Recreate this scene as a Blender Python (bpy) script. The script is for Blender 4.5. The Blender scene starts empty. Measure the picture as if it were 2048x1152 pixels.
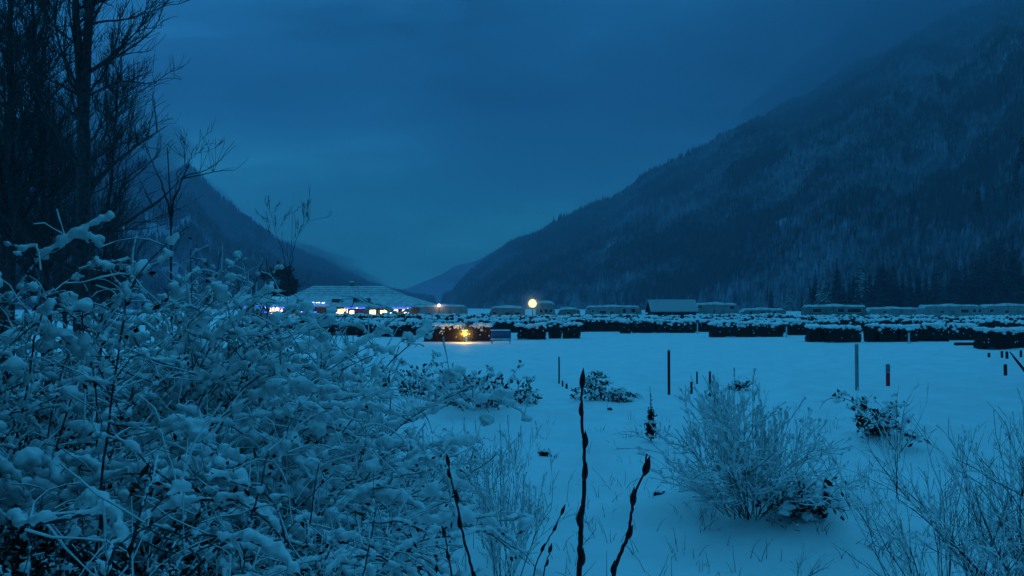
import bpy, math, random
import numpy as np
from mathutils import Vector

# ------------------------------------------------------------------ camera, sky, sun, exposure
scn = bpy.context.scene
COL = scn.collection
F = 1547.0                      # focal length in pixels of the 2048 px wide photograph
HOR = 612.0                     # the horizon's row
CAM_H = 3.3
PITCH = math.atan((HOR - 576.0) / F)

cam_d = bpy.data.cameras.new("camera")
cam_d.sensor_width = 36.0
cam_d.lens = 36.0 * F / 2048.0
cam_d.clip_start = 0.05
cam_d.clip_end = 20000.0
cam = bpy.data.objects.new("camera", cam_d)
COL.objects.link(cam)
cam.location = (0, 0, CAM_H)
cam.rotation_euler = (math.radians(90) + PITCH, 0, 0)
scn.camera = cam

scn.view_settings.view_transform = 'Standard'
scn.view_settings.look = 'None'
scn.view_settings.exposure = -0.08
scn.view_settings.gamma = 1.0
scn.cycles.max_bounces = 6
scn.cycles.diffuse_bounces = 3
scn.cycles.volume_bounces = 1
scn.cycles.sample_clamp_indirect = 4.0

SUN_EL, SUN_ROT = math.radians(-4.0), math.radians(200.0)
world = bpy.data.worlds.new("World")
scn.world = world
world.use_nodes = True


def N(nt, typ, **kw):
    n = nt.nodes.new(typ)
    for k, v in kw.items():
        if k.startswith('i_'):
            n.inputs[k[2:].replace('_', ' ')].default_value = v
        else:
            setattr(n, k, v)
    return n


def math_node(nt, op, a, b=None, clamp=False):
    n = nt.nodes.new('ShaderNodeMath'); n.operation = op; n.use_clamp = clamp
    for i, v in enumerate((a, b)):
        if v is None: continue
        if isinstance(v, (int, float)): n.inputs[i].default_value = v
        else: nt.links.new(v, n.inputs[i])
    return n.outputs[0]


def ramp(nt, fac, stops, interp='EASE'):
    n = nt.nodes.new('ShaderNodeValToRGB')
    e = n.color_ramp.elements
    n.color_ramp.interpolation = interp
    e[0].position, e[0].color = stops[0][0], (*stops[0][1], 1)
    e[1].position, e[1].color = stops[-1][0], (*stops[-1][1], 1)
    for p, c in stops[1:-1]:
        k = e.new(p); k.color = (*c, 1)
    nt.links.new(fac, n.inputs[0])
    return n.outputs[0]


def build_world():
    nt = world.node_tree
    nt.nodes.clear()
    out = nt.nodes.new('ShaderNodeOutputWorld')
    tc = nt.nodes.new('ShaderNodeTexCoord')
    sep = nt.nodes.new('ShaderNodeSeparateXYZ')
    nt.links.new(tc.outputs['Generated'], sep.inputs[0])
    X, Z = sep.outputs[0], sep.outputs[2]
    # overcast dusk: dim at the horizon, a darker cloud belt, brighter towards the zenith
    g = ramp(nt, Z, [(z_, (r_, g_ * .97, b_ * 1.0)) for z_, (r_, g_, b_) in [(0.0, (.027, .42, .56)), (.06, (.027, .41, .55)), (.12, (.022, .30, .46)), (.20, (.0062, .056, .150)),
                     (.29, (.0062, .057, .158)), (.40, (.0100, .108, .28)), (.62, (.028, .335, .66)), (1.0, (.041, .47, .87))]], 'B_SPLINE')
    # cloud texture, stretched along the horizon
    mp = nt.nodes.new('ShaderNodeMapping')
    mp.inputs['Scale'].default_value = (1.7, 1.7, 6.0)
    nt.links.new(tc.outputs['Generated'], mp.inputs[0])
    nz = N(nt, 'ShaderNodeTexNoise', i_Scale=2.1, i_Detail=6.0, i_Roughness=.5, i_Distortion=.25)
    nt.links.new(mp.outputs[0], nz.inputs['Vector'])
    c = ramp(nt, nz.outputs['Fac'], [(.28, (.60, .58, .63)), (.5, (1.0, 1.0, 1.0)), (.72, (1.48, 1.52, 1.42))], 'EASE')
    m1 = N(nt, 'ShaderNodeMix', data_type='RGBA', blend_type='MULTIPLY'); m1.inputs[0].default_value = 1
    nt.links.new(g, m1.inputs[6]); nt.links.new(c, m1.inputs[7])
    # heavier cloud over the mountains on the +X side
    q = 1 / 1.6
    az = ramp(nt, math_node(nt, 'ADD', math_node(nt, 'MULTIPLY', X, .5), .5),
              [(.0, (q, q, q)), (.27, (1.2, 1.2, 1.12)), (.40, (.95, .95, .90)), (.49, (q, q, q)), (.58, (q, q, q)), (.65, (.66 * q, .66 * q, .70 * q)), (.735, (.36 * q, .32 * q, .42 * q)), (.9, (.4 * q, .36 * q, .45 * q))], 'EASE')
    zz = ramp(nt, Z, [(.08, (1, 1, 1)), (.24, (0, 0, 0)), (.5, (0, 0, 0)), (.7, (1, 1, 1))], 'EASE')
    lift = N(nt, 'ShaderNodeMix', data_type='RGBA', blend_type='MIX'); lift.inputs[7].default_value = (q, q, q, 1)
    nt.links.new(az, lift.inputs[6]); nt.links.new(zz, lift.inputs[0])
    m2 = N(nt, 'ShaderNodeMix', data_type='RGBA', blend_type='MULTIPLY'); m2.inputs[0].default_value = 1
    nt.links.new(m1.outputs[2], m2.inputs[6]); nt.links.new(lift.outputs[2], m2.inputs[7])
    sky = nt.nodes.new('ShaderNodeTexSky')
    sky.sky_type = 'NISHITA'; sky.sun_disc = False
    sky.sun_elevation = SUN_EL; sky.sun_rotation = SUN_ROT
    tint = N(nt, 'ShaderNodeMix', data_type='RGBA', blend_type='MULTIPLY'); tint.inputs[0].default_value = 1
    nt.links.new(sky.outputs[0], tint.inputs[6]); tint.inputs[7].default_value = (.05, .7, 1, 1)
    b1 = N(nt, 'ShaderNodeBackground', i_Strength=1.6)
    b2 = N(nt, 'ShaderNodeBackground', i_Strength=.05)
    nt.links.new(m2.outputs[2], b1.inputs[0]); nt.links.new(tint.outputs[2], b2.inputs[0])
    ad = nt.nodes.new('ShaderNodeAddShader')
    nt.links.new(b1.outputs[0], ad.inputs[0]); nt.links.new(b2.outputs[0], ad.inputs[1])
    nt.links.new(ad.outputs[0], out.inputs[0])


build_world()
sun_d = bpy.data.lights.new("sun", 'SUN')
sun_d.energy = .10; sun_d.angle = math.radians(70); sun_d.color = (.03, .52, 1.0)
sun = bpy.data.objects.new("sun", sun_d); COL.objects.link(sun)
sun.rotation_euler = (math.radians(-38), math.radians(-14), 0)

# ------------------------------------------------------------------ helpers
RNG = np.random.default_rng(11)


def tag(o, label=None, cat=None, group=None, kind=None):
    if label: o['label'] = label
    if cat: o['category'] = cat
    if group: o['group'] = group
    if kind: o['kind'] = kind
    return o


def empty(name, loc=(0, 0, 0), rz=0.0):
    o = bpy.data.objects.new(name, None)
    COL.objects.link(o)
    o.empty_display_size = .2
    o.location = loc; o.rotation_euler = (0, 0, rz)
    return o


class MB:
    """collects shapes and links them as one mesh object"""
    def __init__(s): s.v = []; s.f = []; s.n = 0
    def add(s, v, f):
        v = np.asarray(v, float).reshape(-1, 3)
        s.v.append(v)
        for a in (f if isinstance(f, (list, tuple)) and len(f) and isinstance(f[0], np.ndarray) else [np.asarray(f, int)]):
            s.f.append(a + s.n)
        s.n += len(v)
    def mesh(s, name, smooth=True):
        me = bpy.data.meshes.new(name)
        if not s.v: return me
        V = np.concatenate(s.v)
        loops = np.concatenate([a.ravel() for a in s.f])
        sizes = np.concatenate([np.full(len(a), a.shape[1], int) for a in s.f])
        starts = np.concatenate([[0], np.cumsum(sizes)[:-1]])
        me.vertices.add(len(V)); me.vertices.foreach_set('co', V.ravel())
        me.loops.add(len(loops)); me.loops.foreach_set('vertex_index', loops.astype(np.int32))
        me.polygons.add(len(sizes))
        me.polygons.foreach_set('loop_start', starts.astype(np.int32))
        me.polygons.foreach_set('loop_total', sizes.astype(np.int32))
        me.polygons.foreach_set('use_smooth', np.full(len(sizes), smooth, bool))
        me.update(calc_edges=True); me.validate()
        return me
    def build(s, name, mat, parent=None, smooth=True, loc=None):
        me = s.mesh(name, smooth)
        if mat: me.materials.append(mat)
        o = bpy.data.objects.new(name, me)
        COL.objects.link(o)
        if parent: o.parent = parent
        if loc is not None: o.location = loc
        return o


def box(mb, c, s, rz=0.0):
    x, y, z = s[0] / 2, s[1] / 2, s[2] / 2
    v = np.array([(-x, -y, -z), (x, -y, -z), (x, y, -z), (-x, y, -z), (-x, -y, z), (x, -y, z), (x, y, z), (-x, y, z)], float)
    if rz:
        k, q = math.cos(rz), math.sin(rz)
        v = np.stack([v[:, 0] * k - v[:, 1] * q, v[:, 0] * q + v[:, 1] * k, v[:, 2]], 1)
    mb.add(v + np.array(c), np.array([(0, 3, 2, 1), (4, 5, 6, 7), (0, 1, 5, 4), (1, 2, 6, 5), (2, 3, 7, 6), (3, 0, 4, 7)]))


def bbox(mb, c, s, b=.04, rz=0.0):
    """box with chamfered edges"""
    x, y, z = s[0] / 2, s[1] / 2, s[2] / 2
    pts = []
    prof = [(-z, b), (-z + b, 0), (z - b, 0), (z, b)]
    for (h, i) in prof:
        X, Y = x - i, y - i
        bb = b
        pts += [(-X + bb, -Y, h), (X - bb, -Y, h), (X, -Y + bb, h), (X, Y - bb, h), (X - bb, Y, h), (-X + bb, Y, h), (-X, Y - bb, h), (-X, -Y + bb, h)]
    v = np.array(pts, float)
    if rz:
        k, q = math.cos(rz), math.sin(rz)
        v = np.stack([v[:, 0] * k - v[:, 1] * q, v[:, 0] * q + v[:, 1] * k, v[:, 2]], 1)
    q4 = [(r * 8 + i, r * 8 + (i + 1) % 8, (r + 1) * 8 + (i + 1) % 8, (r + 1) * 8 + i) for r in range(3) for i in range(8)]
    mb.add(v + np.array(c), [np.array(q4), np.array([tuple(range(7, -1, -1)), tuple(range(24, 32))])])


def tube(mb, pts, rad, n=5, cap=True):
    P = np.asarray(pts, float); m = len(P)
    R = np.broadcast_to(np.asarray(rad, float), (m,))
    T = np.empty_like(P)
    T[1:-1] = P[2:] - P[:-2]; T[0] = P[1] - P[0]; T[-1] = P[-1] - P[-2]
    T /= np.linalg.norm(T, axis=1, keepdims=True) + 1e-12
    d = P[-1] - P[0]
    ref = np.eye(3)[int(np.argmin(np.abs(d)))]
    A = np.cross(T, ref); A /= np.linalg.norm(A, axis=1, keepdims=True) + 1e-12
    B = np.cross(T, A)
    th = np.arange(n) * 2 * math.pi / n
    V = P[:, None] + R[:, None, None] * (np.cos(th)[None, :, None] * A[:, None] + np.sin(th)[None, :, None] * B[:, None])
    i = np.arange(m - 1)[:, None] * n; j = np.arange(n)[None]; k = (j + 1) % n
    q = np.stack([i + j, i + k, i + n + k, i + n + j], -1).reshape(-1, 4)[:, ::-1]
    if cap:
        V = np.concatenate([V.reshape(-1, 3), P[:1] - T[:1] * R[0] * .5, P[-1:] + T[-1:] * R[-1] * .5])
        a, b = m * n, m * n + 1
        jj = np.arange(n); kk = (jj + 1) % n
        t1 = np.stack([np.full(n, a), jj, kk], 1)[:, ::-1] * 1
        t2 = np.stack([np.full(n, b), (m - 1) * n + kk, (m - 1) * n + jj], 1)[:, ::-1] * 1
        mb.add(V, [q, t1[:, ::-1][:, [0, 2, 1]] if False else t1[:, [0, 1, 2]], t2])
    else:
        mb.add(V.reshape(-1, 3), q)


def _ico():
    t = (1 + 5 ** .5) / 2
    v = np.array([(-1, t, 0), (1, t, 0), (-1, -t, 0), (1, -t, 0), (0, -1, t), (0, 1, t), (0, -1, -t), (0, 1, -t), (t, 0, -1), (t, 0, 1), (-t, 0, -1), (-t, 0, 1)], float)
    v /= np.linalg.norm(v[0])
    f = [(0, 11, 5), (0, 5, 1), (0, 1, 7), (0, 7, 10), (0, 10, 11), (1, 5, 9), (5, 11, 4), (11, 10, 2), (10, 7, 6), (7, 1, 8), (3, 9, 4), (3, 4, 2), (3, 2, 6), (3, 6, 8), (3, 8, 9), (4, 9, 5), (2, 4, 11), (6, 2, 10), (8, 6, 7), (9, 8, 1)]
    def sub(v, f):
        v = list(map(tuple, v)); c = {}; g = []
        def mid(a, b):
            k = (min(a, b), max(a, b))
            if k not in c:
                p = (np.array(v[a]) + np.array(v[b])); p /= np.linalg.norm(p); v.append(tuple(p)); c[k] = len(v) - 1
            return c[k]
        for a, b, d in f:
            x, y, z = mid(a, b), mid(b, d), mid(d, a)
            g += [(a, x, z), (b, y, x), (d, z, y), (x, y, z)]
        return np.array(v), g
    r = [(v, np.array(f))]
    for _ in range(3):
        v, f = sub(v, f); r.append((v, np.array(f)))
    return r


ICO = _ico()


def blob(mb, c, r, lv=1, rough=.15, rng=RNG):
    v, f = ICO[lv]
    k = 1 + rng.normal(0, rough, (len(v), 1)).clip(-.4, .4) if rough else 1
    mb.add(v * k * np.asarray(r) + np.asarray(c), f)


def hash3(ix, iy, iz, seed):
    h = (ix.astype(np.int64) * 374761393 + iy.astype(np.int64) * 668265263 + iz.astype(np.int64) * 2147483647 + seed * 1274126177) & 0xffffffff
    h = ((h ^ (h >> 13)) * 1274126177) & 0xffffffff
    h = h ^ (h >> 16)
    return (h & 0xffffff) / float(0xffffff)


def vnoise(p, seed=0):
    p = np.asarray(p, float)
    i = np.floor(p).astype(np.int64); f = p - i; f = f * f * (3 - 2 * f)
    r = 0
    for a in (0, 1):
        for b in (0, 1):
            for c in (0, 1):
                w = (f[..., 0] if a else 1 - f[..., 0]) * (f[..., 1] if b else 1 - f[..., 1]) * (f[..., 2] if c else 1 - f[..., 2])
                r = r + w * hash3(i[..., 0] + a, i[..., 1] + b, i[..., 2] + c, seed)
    return r * 2 - 1


def fbm(p, oct=4, seed=0):
    s = 0; a = 1.0; p = np.asarray(p, float).copy()
    for o in range(oct):
        s = s + a * vnoise(p, seed + o * 17); p = p * 2.03; a *= .5
    return s


def P3(x, y, z=0.0):
    return np.stack(np.broadcast_arrays(np.asarray(x, float), np.asarray(y, float), np.asarray(z, float)), -1)


def sstep(a, b, x):
    t = np.clip((np.asarray(x, float) - a) / (b - a), 0, 1); return t * t * (3 - 2 * t)


_f = np.array((0, math.cos(PITCH), math.sin(PITCH))); _u = np.array((0, -math.sin(PITCH), math.cos(PITCH)))
def ray(px, py):
    return np.array((1.0, 0, 0)) * ((px - 1024) / F) + _u * ((576 - py) / F) + _f
def at(px, py, Y):
    d = ray(px, py); return np.array((0, 0, CAM_H)) + d * (Y / d[1])
def gp(px, py):
    """the point of the level field seen in that row and column"""
    d = ray(px, py); return np.array((0, 0, CAM_H)) + d * (-CAM_H / d[2])


# ------------------------------------------------------------------ materials
def mat(name, col, rough=.8, noise=0.0, nscale=8.0, col2=None, bump=0.0, bscale=20.0, metallic=0.0, spec=.3):
    m = bpy.data.materials.new(name); m.use_nodes = True
    nt = m.node_tree; b = nt.nodes['Principled BSDF']
    b.inputs['Roughness'].default_value = rough; b.inputs['Metallic'].default_value = metallic
    b.inputs['Specular IOR Level'].default_value = spec
    tc = nt.nodes.new('ShaderNodeTexCoord')
    if noise or col2:
        nz = N(nt, 'ShaderNodeTexNoise', i_Scale=nscale, i_Detail=5.0)
        nt.links.new(tc.outputs['Object'], nz.inputs['Vector'])
        c2 = col2 or tuple(x * (1 - noise) for x in col)
        r = ramp(nt, nz.outputs['Fac'], [(.35, c2), (.65, col)], 'LINEAR')
        nt.links.new(r, b.inputs['Base Color'])
    else:
        b.inputs['Base Color'].default_value = (*col, 1)
    if bump:
        n2 = N(nt, 'ShaderNodeTexNoise', i_Scale=bscale, i_Detail=4.0)
        nt.links.new(tc.outputs['Object'], n2.inputs['Vector'])
        bp = N(nt, 'ShaderNodeBump', i_Strength=bump, i_Distance=.05)
        nt.links.new(n2.outputs['Fac'], bp.inputs['Height']); nt.links.new(bp.outputs[0], b.inputs['Normal'])
    return m


def emit(name, col, st):
    m = bpy.data.materials.new(name); m.use_nodes = True
    nt = m.node_tree; b = nt.nodes['Principled BSDF']
    b.inputs['Base Color'].default_value = (*[min(1, c) for c in col], 1)
    b.inputs['Emission Color'].default_value = (*col, 1); b.inputs['Emission Strength'].default_value = st
    return m


M = {}
M['snow'] = mat('snow', (.86, .88, .90), .75, bump=.35, bscale=14, noise=.05, nscale=5)
M['snow_ground'] = mat('snow_ground', (.86, .88, .90), .7, bump=.6, bscale=2.2, noise=.10, nscale=.9)
M['frost'] = mat('frost', (.42, .43, .46), .8, noise=.3, nscale=20)
M['roof_snow'] = mat('roof_snow', (.62, .64, .67), .8, noise=.35, nscale=1.1, bump=.4, bscale=6)
M['bark'] = mat('bark', (.085, .065, .075), .9, noise=.5, nscale=9, bump=.5, bscale=30)
M['cane'] = mat('cane', (.095, .055, .070), .8, noise=.5, nscale=14)
M['twig'] = mat('twig', (.032, .017, .020), .7, noise=.4, nscale=60, bump=.3, bscale=120)
M['bud'] = mat('bud', (.055, .014, .018), .55, noise=.4, nscale=90)
M['dead_leaf'] = mat('dead_leaf', (.060, .026, .018), .9, noise=.6, nscale=5)
M['hedge'] = mat('hedge_leaf', (.040, .016, .014), .9, col2=(.016, .012, .012), nscale=6)
M['needle'] = mat('needle', (.020, .030, .026), .9, noise=.5, nscale=3)
M['wood'] = mat('grey_wood', (.20, .18, .165), .85, noise=.4, nscale=12, bump=.3, bscale=40)
M['darkwood'] = mat('dark_wood', (.035, .024, .020), .85, noise=.5, nscale=12)
M['metal'] = mat('painted_metal', (.55, .56, .56), .45, noise=.1, nscale=3)
M['white'] = mat('white_panel', (.30, .31, .32), .5, noise=.3, nscale=1.2)
M['cream'] = mat('cream_panel', (.22, .215, .20), .5, noise=.3, nscale=1.2)
M['glass'] = mat('dark_glass', (.015, .018, .022), .12, spec=.5)
M['rubber'] = mat('rubber', (.02, .02, .02), .9)
M['stripe'] = mat('grey_stripe', (.16, .18, .22), .5)
M['red'] = mat('red_paint', (.95, .02, .05), .6, noise=.3, nscale=20)
M['bluepanel'] = mat('blue_board', (.10, .13, .22), .6, noise=.2, nscale=4)
M['siding'] = mat('timber_siding', (.20, .13, .085), .8, noise=.35, nscale=2.5)
M['rust'] = mat('rust_leaf', (.055, .020, .014), .9, noise=.5, nscale=3)
M['lamp'] = emit('lamp_globe', (1.0, .78, .28), 1.3)
M['lamp_small'] = emit('lamp_small', (1.0, .70, .50), 1.6)
M['lantern'] = emit('lantern_glass', (1.0, .66, .06), 2.0)
M['window_lit'] = emit('window_lit', (1.0, .70, .34), 2.8)
M['orange_wall_glow'] = emit('orange_wall_glow', (1.0, .30, .08), .55)
M['bulb_blue'] = emit('bulb_blue', (.04, .10, 1.0), 5.0)
M['bulb_white'] = emit('bulb_white', (.75, .85, 1.0), 5.0)


def slope_material(name, dark, snow, bias, scale):
    """forest floor / crowns that carry snow where they face the sky"""
    m = bpy.data.materials.new(name); m.use_nodes = True
    nt = m.node_tree; b = nt.nodes['Principled BSDF']; b.inputs['Roughness'].default_value = .9
    b.inputs['Specular IOR Level'].default_value = .1
    ge = nt.nodes.new('ShaderNodeNewGeometry'); sp = nt.nodes.new('ShaderNodeSeparateXYZ')
    nt.links.new(ge.outputs['Normal'], sp.inputs[0])
    nz = N(nt, 'ShaderNodeTexNoise', i_Scale=scale, i_Detail=6.0, i_Roughness=.6)
    nt.links.new(ge.outputs['Position'], nz.inputs['Vector'])
    nz2 = N(nt, 'ShaderNodeTexNoise', i_Scale=scale * 14, i_Detail=3.0)
    nt.links.new(ge.outputs['Position'], nz2.inputs['Vector'])
    s = math_node(nt, 'ADD', math_node(nt, 'MULTIPLY', sp.outputs[2], .5), nz.outputs['Fac'])
    s = math_node(nt, 'ADD', s, math_node(nt, 'MULTIPLY', nz2.outputs['Fac'], .5))
    s = math_node(nt, 'ADD', s, bias)
    r = ramp(nt, s, [(.75, dark), (1.0, snow)], 'LINEAR')
    nt.links.new(r, b.inputs['Base Color'])
    return m


M['slope'] = slope_material('mountain_slope', (.04, .046, .055), (.30, .32, .42), -.14, .006)
M['forest'] = slope_material('snowy_forest', (.045, .050, .064), (.27, .29, .38), -.05, .0075)
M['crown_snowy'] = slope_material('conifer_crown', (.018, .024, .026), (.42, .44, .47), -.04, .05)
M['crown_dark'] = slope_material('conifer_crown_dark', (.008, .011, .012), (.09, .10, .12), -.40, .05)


# ------------------------------------------------------------------ ground
MOUNDS = []          # x, y, radius, height


def ground_z(x, y):
    x = np.asarray(x, float); y = np.asarray(y, float)
    z = 1.75 * (1 - sstep(.8, 8.2, y))                      # the bank the photograph was taken from
    near = 1 - sstep(30, 90, y)
    z = z + near * (.15 * fbm(P3(x * .22, y * .22), 3, 5) +   .085 * fbm(P3(x * .9, y * .9), 3, 9) + .022 * fbm(P3(x * 2.6, y * 2.6), 2, 19))
    z = z + .05 * (1 - near) * fbm(P3(x * .05, y * .05), 2, 31)
    z = z + near * .25 * sstep(-2, -7, x) * (1 - sstep(8, 16, y))
    for mx, my, r, h in MOUNDS:
        d = ((x - mx) ** 2 + (y - my) ** 2) / (r * r)
        z = z + h * np.exp(-d)
    return z


for px, py, r, h in ((900, 838, 1.6, .25), (990, 842, 1.8, .30), (830, 808, 1.5, .16), (1190, 812, 1.3, .15), (1055, 806, 1.0, .1), (1500, 1040, 1.7, .16),
                     (1600, 1055, 1.0, .18), (1745, 886, 1.2, .3), (1420, 785, .5, .1), (1180, 1000, 1.0, -.12), (1100, 940, .9, .12), (700, 905, 2.2, .3), (770, 870, 1.4, .22),
                     (1330, 905, .7, .1), (1650, 960, 1.4, .10), (1250, 860, 1.3, -.10), (930, 990, .9, .2)):
    g = gp(px, py); MOUNDS.append((g[0], g[1], r, h))


_r = np.random.default_rng(70)
for _i in range(95):
    g = gp(_r.uniform(700, 2048), _r.uniform(720, 1110)); MOUNDS.append((g[0], g[1], _r.uniform(.2, .7), _r.uniform(.06, .18)))


def build_ground():
    u = np.linspace(-1, 1, 361)
    xs = 14 * np.sinh(u * 6.0) / np.sinh(6.0) * 320 + u * 30
    t = np.linspace(0, 1, 420)
    ys = -14 + 22 * t / .12 * (t < .12) + (t >= .12) * (22 + 7000 * (np.expm1((np.maximum(t, .12) - .12) / .88 * 7.2) / np.expm1(7.2)))
    X, Y = np.meshgrid(xs, ys)
    Z = ground_z(X, Y)
    V = P3(X, Y, Z).reshape(-1, 3)
    nx = len(xs); i = np.arange(len(ys) - 1)[:, None] * nx; j = np.arange(nx - 1)[None]
    q = np.stack([i + j, i + j + 1, i + nx + j + 1, i + nx + j], -1).reshape(-1, 4)
    mb = MB(); mb.add(V, q)
    tag(mb.build('snow_field', M['snow_ground']), kind='structure')


build_ground()


# ------------------------------------------------------------------ mountains and their forest
def mountain(name, sil, r0, r1, seed, rough, pxlo, pxhi, nT=90, nA=260, back=700, power=.85):
    """a range whose crest lies r1 metres off and whose foot lies r0 metres off"""
    sx = [s[0] for s in sil]; sy = [s[1] for s in sil]
    pxs = np.linspace(pxlo, pxhi, nA)
    top = np.interp(pxs, sx, sy)
    R0 = np.interp(pxs, r0[0], r0[1]); R1 = np.interp(pxs, r1[0], r1[1])
    tt = np.concatenate([np.linspace(0, 1, nT), 1 + np.linspace(.03, 1, 24)])
    dirx = (pxs - 1024) / F
    def surf(pa, ta):
        a = np.interp(pa, pxs, dirx); rr0 = np.interp(pa, pxs, R0); rr1 = np.interp(pa, pxs, R1)
        H = (HOR - np.interp(pa, pxs, top)) / F * rr1 + CAM_H
        y = np.where(ta <= 1, rr0 + (rr1 - rr0) * ta, rr1 + (ta - 1) * back)
        x = a * y
        prof = np.where(ta <= 1, np.clip(ta, 0, 1) ** power, 1 - .8 * (ta - 1) ** 1.3)
        z = H * prof
        n = fbm(P3(x * .004, y * .004), 4, seed)
        gully = fbm(P3(pa * .011 + .5 * n, ta * 1.3), 3, seed + 7)
        w = np.clip(ta, 0, 1) * np.clip(1.02 - np.clip(ta, 0, 1), 0.02, 1) * 4
        z = z + rough * H * w * (.32 * gully + .28 * n) + np.minimum(6, H * .05) * fbm(P3(x * .02, y * .02), 2, seed + 3) * np.clip(ta * 6, 0, 1)
        return P3(x, y, np.maximum(z, -3 + 0 * z))
    PA, TT = np.meshgrid(pxs, tt)
    V = surf(PA, TT).reshape(-1, 3)
    i = np.arange(len(tt) - 1)[:, None] * nA; j = np.arange(nA - 1)[None]
    q = np.stack([i + j, i + j + 1, i + nA + j + 1, i + nA + j], -1).reshape(-1, 4)
    mb = MB(); mb.add(V, q)
    o = mb.build(name, M['slope']); tag(o, kind='structure')
    return surf


def scatter_forest(name, surf, pxr, n, hts, seed, tmin=.02, tmax=1.0, tpow=.8, tiers=2):
    rng = np.random.default_rng(seed)
    pa = rng.uniform(pxr[0], pxr[1], n * 2); ta = tmin + (tmax - tmin) * rng.uniform(0, 1, n * 2) ** tpow
    base = surf(pa, ta)
    keep = vnoise(base * .011, seed + 90) + .5 * vnoise(base * .05, seed + 91) > -.52 + .25 * rng.normal(0, 1, n * 2) * .4
    base = base[keep][:n]; k = len(base)
    h = rng.uniform(hts[0], hts[1], k) * np.where(rng.random(k) < .12, 1.3, 1)
    w = h * rng.uniform(.14, .22, k)
    ns = 5; Vs = []; Fs = []; off = 0
    th = np.arange(ns) * 2 * math.pi / ns
    for t in range(tiers):
        zb = h * (.05 + .40 * t); zt = h * (.62 + .38 * t) if tiers > 1 else h
        ww = w * (1 - .42 * t)
        ph = rng.uniform(0, 6.28, k)
        rr = ww[:, None] * rng.uniform(.65, 1.25, (k, ns))
        ring = np.stack([base[:, None, 0] + np.cos(th[None] + ph[:, None]) * rr, base[:, None, 1] + np.sin(th[None] + ph[:, None]) * rr,
                         (base[:, 2] + zb)[:, None] + rng.uniform(-.06, .06, (k, ns)) * h[:, None]], -1)
        apex = np.stack([base[:, 0] + rng.normal(0, .02, k) * h, base[:, 1], base[:, 2] + zt], -1)[:, None]
        Vs.append(np.concatenate([ring, apex], 1).reshape(-1, 3))
        b = np.arange(k)[:, None] * (ns + 1) + off; j = np.arange(ns)[None]
        Fs.append(np.stack([b + j, b + (j + 1) % ns, b + ns + 0 * j], -1).reshape(-1, 3))
        off += k * (ns + 1)
    mb = MB(); mb.add(np.concatenate(Vs), [np.concatenate(Fs)])
    o = mb.build(name, M['forest'], smooth=False)
    return o


RS = [(880, 606), (905, 592), (925, 566), (950, 545), (985, 522), (1020, 498), (1070, 472), (1150, 428), (1250, 388), (1300, 355), (1400, 300), (1500, 250),
      (1600, 203), (1650, 172), (1720, 132), (1800, 92), (1900, 40), (2000, -6), (2100, -45), (2300, -110), (2700, -160), (3200, -160)]
surfR = mountain('mountain', RS, ([880, 1000, 1300, 1700, 2048, 3200], [1300, 900, 640, 470, 390, 320]), ([880, 1000, 1300, 2048, 3200], [1700, 1650, 1500, 1300, 1200]), 3, .20, 880, 3200, nA=360, power=.95)
tag(scatter_forest('snowy_forest', surfR, (885, 2250), 78000, (9, 17), 21, tmin=.0, tpow=1.25), 'dark snow dusted conifer forest covering the big slope right of the valley', 'forest', kind='stuff')
LS = [(-1200, 150), (-500, 190), (0, 235), (120, 262), (220, 298), (285, 322), (325, 356), (350, 346), (369, 333), (400, 364), (440, 400), (500, 446), (560, 486), (620, 516), (680, 546), (735, 570), (780, 586), (840, 600), (880, 607)]
surfL = mountain('mountain', LS, ([-1200, 300, 700, 880], [500, 700, 1000, 1400]), ([-1200, 300, 880], [1500, 1600, 1800]), 14, .22, -1200, 880, nA=260)
tag(scatter_forest('snowy_forest', surfL, (-250, 870), 30000, (9, 16), 22, tmin=.0, tpow=1.2), 'dim conifer forest on the foggy slope left of the valley', 'forest', kind='stuff')
FS = [(560, 604), (700, 596), (800, 584), (840, 566), (880, 550), (925, 532), (960, 520), (1010, 500), (1100, 470), (1300, 460)]
surfF = mountain('mountain', FS, ([560, 1300], [2900, 2900]), ([560, 1300], [3600, 3600]), 29, .5, 560, 1300, nA=120, nT=50)


# ------------------------------------------------------------------ conifers along the foot of the slope
def conifer_meshes(seed, h, dense):
    rng = np.random.default_rng(seed)
    tr = MB(); tube(tr, [(0, 0, -.4), (0, 0, h * .5), (0, 0, h * .97)], [h * .016, h * .010, .02], 6)
    cr = MB()
    nl = int(h * 2.4)
    for i in range(nl):
        t = i / (nl - 1); z = h * (.07 + .92 * t)
        L = h * .17 * (1 - t) ** .8 * rng.uniform(.75, 1.2) + .12
        nb = int(9 + 5 * (1 - t))
        for b in range(nb):
            if rng.random() > dense: continue
            a = b * 6.283 / nb + rng.uniform(-.4, .4) + i * 1.1
            l = L * rng.uniform(.6, 1.15); dz = -l * rng.uniform(.25, .6)
            c, s = math.cos(a), math.sin(a); w = l * .33
            p = np.array([(0, 0, z), (c * l * .55 - s * w, s * l * .55 + c * w, z + dz * .45), (c * l, s * l, z + dz), (c * l * .55 + s * w, s * l * .55 - c * w, z + dz * .45), (c * l * .5, s * l * .5, z + dz * .25 - .16 * l)])
            cr.add(p, [np.array([(0, 1, 2), (0, 2, 3), (1, 4, 2), (2, 4, 3)])])
    blob(cr, (0, 0, h * .98), (h * .012, h * .012, h * .03), 0, 0)
    return tr.mesh('trunk'), cr.mesh('crown', smooth=False)


CON = []
for s, (h, d) in enumerate(((17, 1), (14, .97), (19, .96), (12, 1))):
    a, b = conifer_meshes(60 + s, h, d)
    b2 = b.copy()
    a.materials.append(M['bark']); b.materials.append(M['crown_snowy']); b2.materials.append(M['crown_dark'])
    CON.append((a, b, b2, h))


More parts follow.
